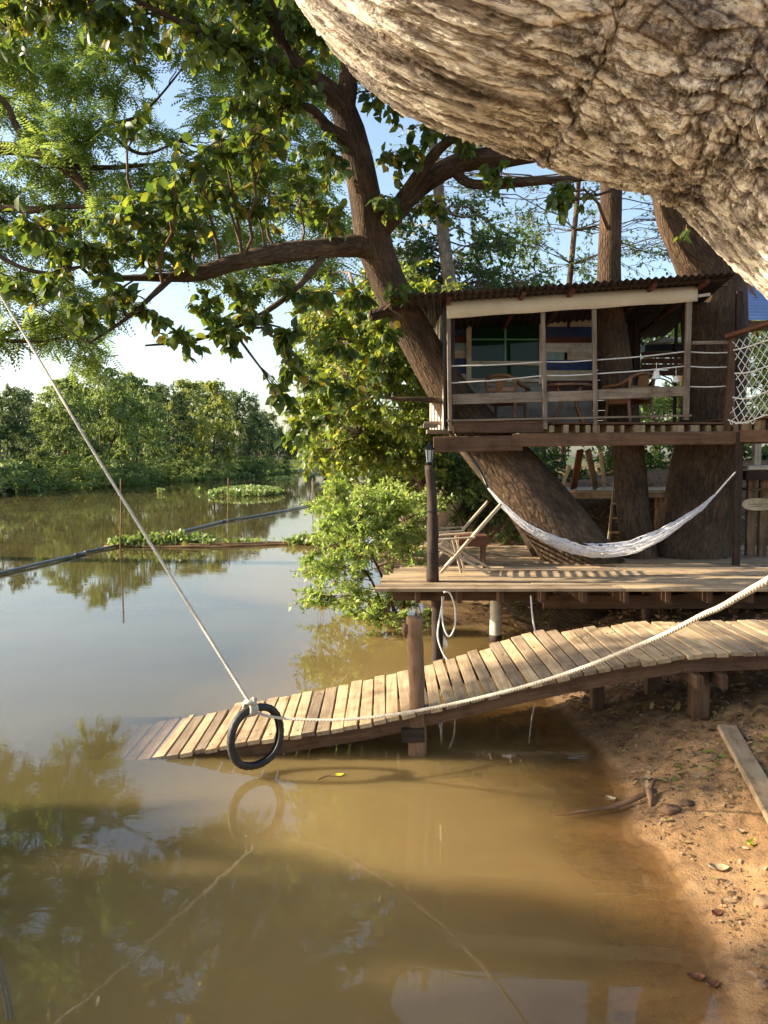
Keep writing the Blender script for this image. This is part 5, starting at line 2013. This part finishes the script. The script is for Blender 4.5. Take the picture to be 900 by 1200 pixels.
ld = thing('ladder', 'thin dark wooden ladder leaning between the leaning trunk and the upright trunk', 'ladder', P(716, 638, 12.5))
for a, b_ in (((713, 636), (724, 528)), ((739, 640), (750, 528))):
    mb = MB()
    mb.beam(P(*a, 12.55), P(*b_, 12.95), .035, .04, up=(0, 1, 0))
    mb.build('rail', M['post_grey'], ld)
for i, py_ in enumerate((624, 607, 590, 573, 556)):
    mb = MB()
    f = (636 - py_) / 108
    mb.beam(P(713 + 11 * f, py_, 12.53 + .4 * f), P(739 + 11 * f, py_, 12.53 + .4 * f), .03, .03)
    mb.build('rung', M['plank'], ld)
# stall at the right: white top, dark shelf, posts and the oval sign
rs = thing('side_counter', 'rough wooden counter with white top board and dark shelf at the far right', 'counter', P(890, 640, 11.8))
CY = 11.6
mb = MB()
mb.beam(P(868, 548, CY), P(985, 547, CY), .5, .05, bev=.006)
mb.build('top', M['white_board'], rs)
mb = MB()
mb.beam(P(866, 557, CY), P(985, 556, CY), .48, .12)
mb.build('apron', M['black_post'], rs)
for px_, w_ in ((876, .11), (890, .1), (940, .1), (975, .1)):
    mb = MB()
    X = P(px_, 600, CY)[0]
    mb.beam((X, CY - .1, DZ), (X, CY - .1, P(600, 562, CY)[2]), w_, .08, up=(0, 1, 0))
    mb.build('leg', M['log'], rs)
mb = MB()
mb.beam(P(868, 573, CY), P(985, 572, CY), .45, .03)
mb.build('shelf', M['beam'], rs)
mb = MB()
X = P(887, 520, CY + .3)[0]
mb.beam((X, CY + .3, P(600, 545, CY)[2]), (X, CY + .3, P(600, 505, CY)[2]), .09, .09, up=(0, 1, 0))
mb.build('upright', M['cream'], rs)
sg_ = thing('oval_sign', 'pale oval wooden board hung on the counter posts at the right edge', 'sign', P(888, 590, 11.2))
c = P(889, 591, 11.25)
V = []
for yy in (0, .025):
    for i in range(36):
        a = 2 * math.pi * i / 36
        V.append(c + np.array((.215 * math.copysign(abs(math.cos(a)) ** .8, math.cos(a)), yy, .082 * math.copysign(abs(math.sin(a)) ** .85, math.sin(a)))))
mb = MB()
mb.add(V, [tuple(range(36)), tuple(range(71, 35, -1))] + [((i + 1) % 36, i, 36 + i, 36 + (i + 1) % 36) for i in range(36)], [(v[0], v[2]) for v in (V[:36])] + [(v[0], v[2]) for v in V[36:][::-1]] + [(0, 0)] * 144)
mb.build('board', M['signwood'], sg_)
mb = MB()
mb.beam(c + (-.13, -.003, .0), c + (.13, -.003, .005), .004, .008)
mb.beam(c + (-.1, -.003, -.028), c + (.06, -.003, -.026), .004, .006)
mb.build('faded_line', M['post_grey'], sg_)
mb = MB()
mb.beam(c + (.02, .03, -.04), c + (.02, .34, -.04), .03, .03)
mb.build('bracket', M['beam'], sg_)


# ------------------------------------------------------------------ far bank
def far_proto(kind, seed):
    rr_ = random.Random(seed)
    t = thing('far_tree', 'distant tree on the far bank', 'tree', (0, 0, 0))
    mb = MB()
    main = np.array([[0, 0, -.5, .17], [.1, 0, 3, .12], [-.2, .2, 6, .07], [0, 0, 9, .03]])
    if kind == 's':
        sk = skeleton(mb, np.array([[0, 0, -.3, .06], [.1, 0, .4, .05], [-.1, .1, 1.2, .02]]), np.array([[0, 0, 0, .05], [.6, .1, .4, .03], [1.2, .2, .9, .01]]), np.array([[0, 0, 0, .05], [-.6, -.1, .4, .03], [-1.3, -.2, .9, .01]]), n=6, seg=5)
    else:
        sk = skeleton(mb, main, np.array([[0, 0, 1, .1], [1.2, .3, 4, .06], [2.0, .2, 6.5, .03]]), np.array([[0, 0, .8, .1], [-1.3, -.3, 3.6, .06], [-2.2, -.2, 6, .03]]), n=10, seg=6)
    tr = mb.build('trunk', M['bark_dark'], t, smooth=True)
    c = Crown()
    n = {'a': 105, 'b': 100, 'c': 100, 'p': 60, 's': 22}[kind]
    for k in range(n):
        f = rr_.random()
        if kind == 's':
            C = np.array((rr_.uniform(-1.7, 1.7), rr_.uniform(-.9, .9), rr_.uniform(.3, 1.5)))
            r = .7
        else:
            z = .3 + 9.4 * f ** 1.1
            pr = {'a': 3.2 * math.sin(math.pi * min(1, .22 + .76 * f)) ** .6, 'b': 3.6 * math.sin(math.pi * (.2 + .74 * f)) ** .5, 'c': 2.9 * math.sin(math.pi * (.18 + .75 * f)) ** .6, 'p': 3 * math.sin(math.pi * (.1 + .8 * f))}[kind]
            an = rr_.uniform(0, 2 * math.pi)
            q_ = pr * math.sqrt(rr_.uniform(.25, 1))
            C = np.array((q_ * math.cos(an), q_ * math.sin(an), z))
            r = rr_.uniform(.75, 1.35)
        dr = {'a': .9, 'b': .3, 'c': .9, 'p': .3, 's': .2}[kind]
        twigs(None, c, sk, C, r * (.7 if kind == 's' else 1), 11, 16, {'s': .095, 'p': .3}.get(kind, .28), droop=dr, thick=.02, bare=.1)
    a, b_, n_, L = c.arrays()
    leaf_object('crown', a, b_, n_, L, L * .5, M[{'a': 'leaf_far_a', 'b': 'leaf_far_b', 'c': 'leaf_far_c', 'p': 'leaf_far_b', 's': 'leaf_far_a'}[kind]], t)
    return t


protos = {k: far_proto(k, i + 30) for i, k in enumerate('abcps')}
used_p = set()


def far_tree(kind, px, Y, top, label, wx=1.0, group='trees on the far bank'):
    o = protos[kind] if kind not in used_p else copy_tree(protos[kind])
    used_p.add(kind)
    X = P(px, 560, Y)[0]
    z0 = float(ground_h(X, Y))
    ht = P(px, top, Y)[2] - z0
    base = {'s': 2.0}.get(kind, 10.2)
    s = ht / base
    o.location = (X, Y, z0 - .1)
    sxy = s * wx
    o.scale = (sxy, sxy, s)
    o.rotation_euler = (0, 0, R.uniform(0, 6.28))
    o['label'] = label
    o['group'] = group
    if kind == 's':
        o.name = 'far_shrub'
        o['category'] = 'shrub'
        o['group'] = 'shrubs along the far bank'
    return o


far_tree('b', 2, 57, 446, 'dark green tree at the left edge of the far bank', 1.1)
far_tree('b', 36, 66, 468, 'rounded dark tree, second from the left edge on the far bank', 1.3)
far_tree('a', 78, 63, 432, 'light green willowy tree right of the dark rounded tree on the far bank', .9)
far_tree('a', 118, 68, 412, 'tall light green willowy tree, highest at left of the far bank', 1.0)
far_tree('a', 160, 72, 432, 'drooping light green tree just right of the tallest one on the far bank', .95)
far_tree('b', 196, 80, 446, 'darker tree between the light green and the yellow-green trees on the far bank', .95)
far_tree('c', 222, 84, 438, 'yellow-green feathery tree, left one of the yellow-green pair on the far bank', .85)
far_tree('c', 252, 90, 440, 'yellow-green feathery tree, right one of the yellow-green pair on the far bank', .9)
far_tree('b', 282, 96, 452, 'dark green tree at the right end of the tall far-bank row', .85)
far_tree('b', 304, 104, 478, 'dark green lower tree beyond the end of the tall far-bank row', .8)
far_tree('b', 326, 114, 498, 'small dark tree at the farthest point of the far bank', .9)
for px, Y, top, k in ((20, 84, 452, 'b'), (95, 90, 440, 'b'), (140, 92, 440, 'b'), (178, 98, 446, 'b'), (240, 112, 448, 'b'), (-60, 54, 440, 'a'), (-120, 54, 430, 'b'), (-190, 50, 430, 'a'), (-280, 48, 430, 'b')):
    far_tree(k, px, Y, top, 'tree crown rising behind the front row of the far bank', 1.2, 'trees behind the far front row')
for i in range(16):
    px = 292 + i * 24
    far_tree('p', px, 158 + (i * 37 % 14), 474 + (i * 29 % 22), 'hazy distant brownish green tree at the river bend', 1.15, 'distant trees at the bend')
for i, (px, Y, top) in enumerate(((8, 56, 522), (38, 57, 528), (66, 60, 518), (92, 62, 528), (120, 64, 520), (148, 67, 530), (172, 71, 524), (198, 76, 530), (222, 80, 524), (246, 87, 530), (268, 93, 526), (288, 99, 530), (308, 108, 532), (324, 118, 534), (-30, 52, 520), (-80, 50, 515))):
    far_tree('s', px, Y, top, 'low shrub at the water on the far bank', 1.6)


def mat_plants(name, lab, cat_kind, pts, sizes, mat, h=.12, parent=None):
    n = len(pts)
    d = unit(np.array((0, 0, 1.0)) + rand_unit(n) * .75)
    nr = unit(rand_unit(n) + np.array((0, -.4, .3)))
    o = leaf_object(name, np.asarray(pts), d, nr, sizes, sizes * .8, mat, parent, broad=True)
    return o


def strip_pts(n, f):
    return np.array([f() for _ in range(n)])


# hyacinths: shore strip, floating island, and the tufts on the boom
def shore():
    Y = R.uniform(52, 124) if R.random() < .9 else R.uniform(45, 55)
    xf = float(np.interp(Y, FY, FX)) + 1.2 * math.sin(Y * .31) * .6
    return (xf + R.uniform(-.8, 1.6 + .7 * math.sin(Y * .5) + .5 * math.sin(Y * 1.7)), Y, R.uniform(0, .3))


hs_ = mat_plants('shore_hyacinth', '', '', strip_pts(9000, shore), RN.uniform(.2, .42, 9000), M['leaf_float'])
tag(hs_, 'bright green floating water plants fringing the far bank', 'water plants', kind='stuff')
ic = G(290, 579, 0)


def isl():
    while True:
        a, b_ = R.uniform(-1, 1), R.uniform(-1, 1)
        if a * a + b_ * b_ < 1 + .3 * math.sin(a * 9 + b_ * 5):
            return (ic[0] + a * 2.0, ic[1] + b_ * 3.6, R.uniform(0, .16) + .22 * max(0, 1 - a * a - b_ * b_))


hi = mat_plants('hyacinth_island', '', '', strip_pts(2200, isl), RN.uniform(.13, .26, 2200), M['leaf_float'])
tag(hi, 'oval island of bright green water hyacinth drifting mid-river', 'water plants', kind='stuff')
hi2 = mat_plants('hyacinth_sprig', '', '', np.array([G(330, 562, 0) + (R.uniform(-.9, .9), R.uniform(-3, 3), R.uniform(0, .2)) for _ in range(120)] + [G(188, 578, 0) + (R.uniform(-.15, .15), R.uniform(-.3, .3), R.uniform(0, .2)) for _ in range(18)] + [G(232, 577, 0) + (R.uniform(-.15, .15), R.uniform(-.3, .3), R.uniform(0, .2)) for _ in range(14)]), RN.uniform(.15, .28, 152), M['leaf_float'])
tag(hi2, 'small loose sprigs of water hyacinth adrift around the larger island', 'water plants', kind='stuff')

boom = thing('floating_boom', 'floating bamboo boom lying across the water toward the bank, tufted with water plants', 'boom', G(135, 640, 0))
b0, b1, b2 = G(133, 640, .0), G(245, 641, .0), G(392, 637, 0)
for o_, r_, z_ in ((0, .035, .02), (.14, .03, .025), (-.12, .03, .015), (.05, .025, .06)):
    mb = MB()
    q2 = spline(np.array([b0 + (R.uniform(-.2, .1), o_, z_), b1 + (0, o_, z_), (b1 + b2) / 2 + (0, o_ + .08, z_), b2 + (R.uniform(0, .5), o_, z_)]), 26)
    q2[:, 2] += .01 * np.sin(np.arange(26) * 1.3 + o_ * 9)
    mb.tube(q2, r_, 7)
    mb.build('bamboo_pole', M['log'], boom, smooth=True)
ptsb = []
for _ in range(800):
    u = R.random() ** 1.0
    ptsb.append(b0 * (1 - u * .44) + b2 * u * .44 + (R.gauss(0, .06), R.gauss(0, .22), R.uniform(0, .14 + .16 * math.sin(u * 3.1)) * (.5 + .5 * abs(math.sin(u * 17)))))
for _ in range(60):
    u = .5 + .3 * R.random()
    ptsb.append(b0 * (1 - u) + b2 * u + (R.gauss(0, .06), R.gauss(0, .1), R.uniform(0, .08)))
for _ in range(420):
    u = .8 + .24 * R.random()
    ptsb.append(b0 * (1 - u) + b2 * u + (R.gauss(0, .06), R.gauss(0, .25), R.uniform(0, .12 + .3 * (u - .8))))
hb = mat_plants('boom_hyacinth', '', '', np.array(ptsb), RN.uniform(.07, .17, len(ptsb)), M['leaf_float'])
tag(hb, 'tufts of water hyacinth caught along the floating bamboo boom', 'water plants', kind='stuff')

pipe = thing('floating_pipe', 'long dark grey pipe floating slantwise across the river', 'pipe', G(0, 675, 0))
pa = [G(-60, 690, 0), G(0, 674, 0), G(92, 652, 0), G(100, 649, 0), G(180, 632, 0), G(262, 612, 0), G(268, 611, 0), G(330, 600, 0), G(400, 586, 0), G(470, 574, 0)]
for k, (i0, i1) in enumerate(((0, 2), (3, 5), (6, 9))):
    mb = MB()
    q2 = spline(np.array(pa[i0:i1 + 1]) + (0, 0, .04), 14)
    mb.tube(q2, .032, 10)
    mb.build('pipe_length', M['hose'], pipe, smooth=True)
    mb = MB()
    d_ = unit(q2[-1] - q2[-2])
    mb.tube([q2[-1] - d_ * .12, q2[-1] + d_ * .3], .042, 10)
    mb.build('coupling', M['hose'], pipe, smooth=True)
for px_, py_, top, r_, lab in ((141, 646, 561, .018, 'thin bamboo stake rising from the boom, leftmost and nearest of three'), (267, 612, 560, .02, 'thin bamboo stake beside the floating pipe, middle one of three'), (366, 592, 560, .022, 'thin bamboo stake in the river, farthest right of three')):
    b_ = G(px_, py_, 0)
    t_ = P(px_ + .5, top, b_[1])
    mb = MB()
    mb.tube(spline(np.array([b_ + (0, 0, -1), b_, (b_ + t_) / 2 + (.01, 0, 0), t_]), 12), r_, 7)
    tag(mb.build('river_stake', M['log'], None, True, origin=b_), lab, 'stake', 'bamboo stakes in the river')
b_ = P(4, 552, 54)
mb = MB()
mb.beam(b_ + (0, 0, -1.5), P(3, 524, 54), .18, .18, up=(0, 1, 0))
tag(mb.build('bank_post', M['post_grey'], None, origin=b_), 'weathered post standing on the far bank at the left edge of the picture', 'post')

# ------------------------------------------------------------------ beach litter
def on_ground(px, py):
    z = .1
    for _ in range(8):
        g_ = G(px, py, z)
        z = float(ground_h(g_[0], g_[1]))
    g_ = G(px, py, z)
    return np.array((g_[0], g_[1], z))


def litter(n, xr, yr, size, mat, name, lab, dens=None):
    xs_, ys_ = RN.uniform(*xr, n), RN.uniform(*yr, n)
    h = ground_h(xs_, ys_)
    keep = h > .035
    if dens is not None:
        keep &= RN.random(n) < dens(xs_, ys_)
    xs_, ys_, h = xs_[keep], ys_[keep], h[keep]
    k = len(xs_)
    d = unit(np.stack([RN.normal(size=k), RN.normal(size=k), RN.normal(size=k) * .22 + .08], 1))
    nr = unit(np.array((0, 0, 1.0)) + rand_unit(k) * .45)
    L = RN.uniform(*size, k)
    o = leaf_object(name, np.stack([xs_, ys_, h + .012], 1), d, nr, L, L * RN.uniform(.4, .65, k), mat, None, broad=True)
    return tag(o, lab, 'leaf litter', kind='stuff')


litter(16000, (1.3, 7), (5.3, 16), (.03, .09), M['dead'], 'leaf_litter', 'brown dead leaves scattered on the shaded soil under the ramp and deck', lambda x, y: .35 + .65 * sstep(5.6, 7, y))
litter(7000, (1.5, 4.2), (2.2, 6.4), (.014, .055), M['dead'], 'leaf_crumbs', 'small dry leaf crumbs strewn over the sunlit sandy beach', lambda x, y: .1 + .9 * sstep(.25, .7, vnoise(x, y, 2.6, 4) + .5))
litter(1100, (1.8, 4.2), (3.2, 6.2), (.025, .065), M['leaf_yellow'], 'green_sprigs', 'tiny yellow-green leaf sprigs lying on the sandy beach', lambda x, y: sstep(.5, .8, vnoise(x, y, 2.1, 7) + .5))
# gravel and clods
n = 6000
xs_, ys_ = RN.uniform(1.5, 4.2, n), RN.uniform(2.2, 7.5, n)
h = ground_h(xs_, ys_)
mb = MB()
q = random.Random(77)
for X, Y, Z in zip(xs_, ys_, h):
    if Z < .02 or q.random() > .15 + 1.2 * max(0, float(vnoise(X, Y, 3, 11)) + .2):
        continue
    s_ = q.uniform(.004, .012) * (1.8 if q.random() < .05 else 1)
    dirs_ = [(1, 0, 0), (0, 1, 0), (-1, 0, 0), (0, -1, 0), (0, 0, .8), (0, 0, -.6)]
    mb.add([np.array((X, Y, Z + s_ * .2)) + np.array(d_) * s_ * q.uniform(.7, 1.3) for d_ in dirs_], [(0, 1, 4), (1, 2, 4), (2, 3, 4), (3, 0, 4), (1, 0, 5), (2, 1, 5), (3, 2, 5), (0, 3, 5)])
tag(mb.build('gravel', M['rock'], None), 'small stones and clods of earth on the beach', 'gravel', kind='stuff')

# named pieces on the beach
mb = MB()
a, b_, c = on_ground(668, 961), on_ground(724, 950), on_ground(762, 936)
a[2] = .0
q2 = spline(np.array([np.append(a + (-.1, 0, -.015), .004), np.append(a + (.12, .01, .015), .009), np.append(b_ + (0, 0, .03), .015), np.append(c + (-.02, 0, .04), .02), np.append(c + (.05, .05, .03), .012)]), 26)
dw = thing('driftwood', 'grey dead branch lying from the sand into the shallow water', 'branch', b_)
mb.tube(q2[:, :3], q2[:, 3], 9, rough=.35, seed=3)
mb.build('stem', M['log'], dw, smooth=True)
mb = MB()
mb.tube(spline(np.array([np.append(c + (-.01, 0, .05), .022), np.append(c + (-.02, -.07, .035), .018), np.append(c + (-.04, -.14, .0), .01)]), 10)[:, :3], [.024, .023, .022, .02, .02, .018, .016, .014, .012, .01], 8, rough=.3)
mb.tube(spline(np.array([c + (0, 0, .05), c + (.04, .06, .09), c + (.09, .1, .08)]), 8), np.linspace(.016, .006, 8), 7, rough=.3)
mb.build('side_branch', M['log'], dw, smooth=True)
def clod(px, py, s_, lab, mat, nm='clod', cat='clod', seed=0, flat=.5, grp=None):
    o_ = on_ground(px, py)
    mb = MB()
    V, Fc = [], []
    nu, nv = 18, 10
    for i in range(nv + 1):
        th_ = math.pi * i / nv
        for j in range(nu):
            ph = 2 * math.pi * j / nu
            d_ = np.array((math.sin(th_) * math.cos(ph), math.sin(th_) * math.sin(ph), math.cos(th_)))
            r_ = s_ * (1 + .45 * mnoise.noise(Vector(d_ * 1.7 + seed)) + .25 * mnoise.noise(Vector(d_ * 4 + seed)))
            V.append(o_ + d_ * r_ * (1, .8, flat) + (0, 0, s_ * .1))
    for i in range(nv):
        for j in range(nu):
            Fc.append((i * nu + j, (i + 1) * nu + j, (i + 1) * nu + (j + 1) % nu, i * nu + (j + 1) % nu))
    mb.add(V, Fc)
    return tag(mb.build(nm, M[mat], None, True, origin=o_), lab, cat, grp)


clod(786, 950, .065, 'jagged dark clump of rotted wood beside the driftwood branch', 'log', 'wood_clump', 'wood clump', 3)
clod(804, 943, .045, 'smaller dark clod of rotted wood just right of the clump by the driftwood', 'bark_dark', 'wood_clump', 'wood clump', 5)
clod(893, 1155, .028, 'rounded tan stone near the lower right corner of the beach', 'rock', 'stone', 'stone', 7, .7)
clod(897, 1060, .055, 'flat tan stone at the right edge of the beach', 'rock', 'stone', 'stone', 9, .5)
mb = MB()
bp_ = thing('beach_plank', 'pale worn plank lying along the sandy slope at the right edge', 'plank', on_ground(870, 900))
a, b_ = on_ground(852, 858), on_ground(925, 990)
mb.beam(a + (0, 0, .03), b_ + (0, 0, .035), .13, .045, bev=.008)
mb.build('plank', M['plank'], bp_)


def big_leaf(px, py, L, rz, mat, lab, wet=False, nm='fallen_leaf'):
    o_ = on_ground(px, py) if not wet else G(px, py, .004)
    V, Fc = [], []
    nu, nv = 9, 7
    c_, s_ = math.cos(rz), math.sin(rz)
    for i in range(nu):
        f = i / (nu - 1)
        hw = L * .36 * math.sin(math.pi * f ** .8) ** .8 + .0005
        for j in range(nv):
            g_ = j / (nv - 1) * 2 - 1
            x_, y_ = (f - .5) * L, g_ * hw
            z_ = L * (.16 * g_ * g_ + .12 * (f - .5) ** 2 * 4 * .6) + .012 * L * math.sin(f * 20 + g_ * 5) + .004
            V.append(o_ + (x_ * c_ - y_ * s_, x_ * s_ + y_ * c_, z_ if not wet else z_ * .2))
    V2 = [v + (0, 0, .0012) for v in V]
    n_ = len(V)
    for i in range(nu - 1):
        for j in range(nv - 1):
            k_ = i * nv + j
            Fc.append((k_, k_ + nv, k_ + nv + 1, k_ + 1))
            Fc.append((n_ + k_, n_ + k_ + 1, n_ + k_ + nv + 1, n_ + k_ + nv))
    mb = MB()
    mb.add(V + V2, Fc)
    return tag(mb.build(nm, mat, None, True, origin=o_), lab, 'leaf', 'large fallen leaves on the beach')


dry = plain_mat('dry_leaf', (.5, .38, .22), .7, 0, .3, .3, 30, .3, .2)
redl = plain_mat('red_leaf', (.22, .09, .05), .7, 0, .3, .4, 30, .3, .2)
yell = plain_mat('yellow_leaf', (.62, .62, .06), .5, 0, .3, .2, 30, .1, .3)
big_leaf(757, 914, .085, .5, dry, 'pale curled leaf on the sand beyond the driftwood branch')
big_leaf(715, 938, .08, 2.2, dry, 'crumpled tan leaf resting against the far side of the driftwood')
big_leaf(842, 1020, .1, 2.8, dry, 'largest pale curled leaf, mid beach below the bright yellow leaf')
big_leaf(868, 976, .05, .1, dry, 'small pale leaf lying left of the beach plank')
big_leaf(881, 990, .075, .9, yell, 'bright yellow-green leaf near the right edge of the beach')
big_leaf(893, 986, .06, 2.4, yell, 'second yellow-green leaf touching the brighter one at the right edge')
big_leaf(783, 962, .05, .2, yell, 'small yellow leaf beside the dark wood clump')
big_leaf(815, 1148, .075, 2.9, redl, 'reddish brown leaf at the waterline, left one of the lower pair')
big_leaf(836, 1156, .06, .5, redl, 'reddish brown leaf at the waterline, right one of the lower pair')
big_leaf(840, 1072, .06, .5, redl, 'dark brown leaf above the reddish pair')
big_leaf(398, 908, .07, .3, yell, 'small yellowish leaf floating on the water in front of the tyre', True, 'floating_leaf')
mb = MB()
q2 = spline(np.array([G(372, 914, .003), G(384, 909, .006), G(398, 910, .004), G(404, 907, .012)]), 12)
mb.tube(q2, .004, 5)
tag(mb.build('floating_twig', M['log'], None, True, origin=q2[0]), 'tiny twig floating beside the yellowish leaf in front of the tyre', 'twig')
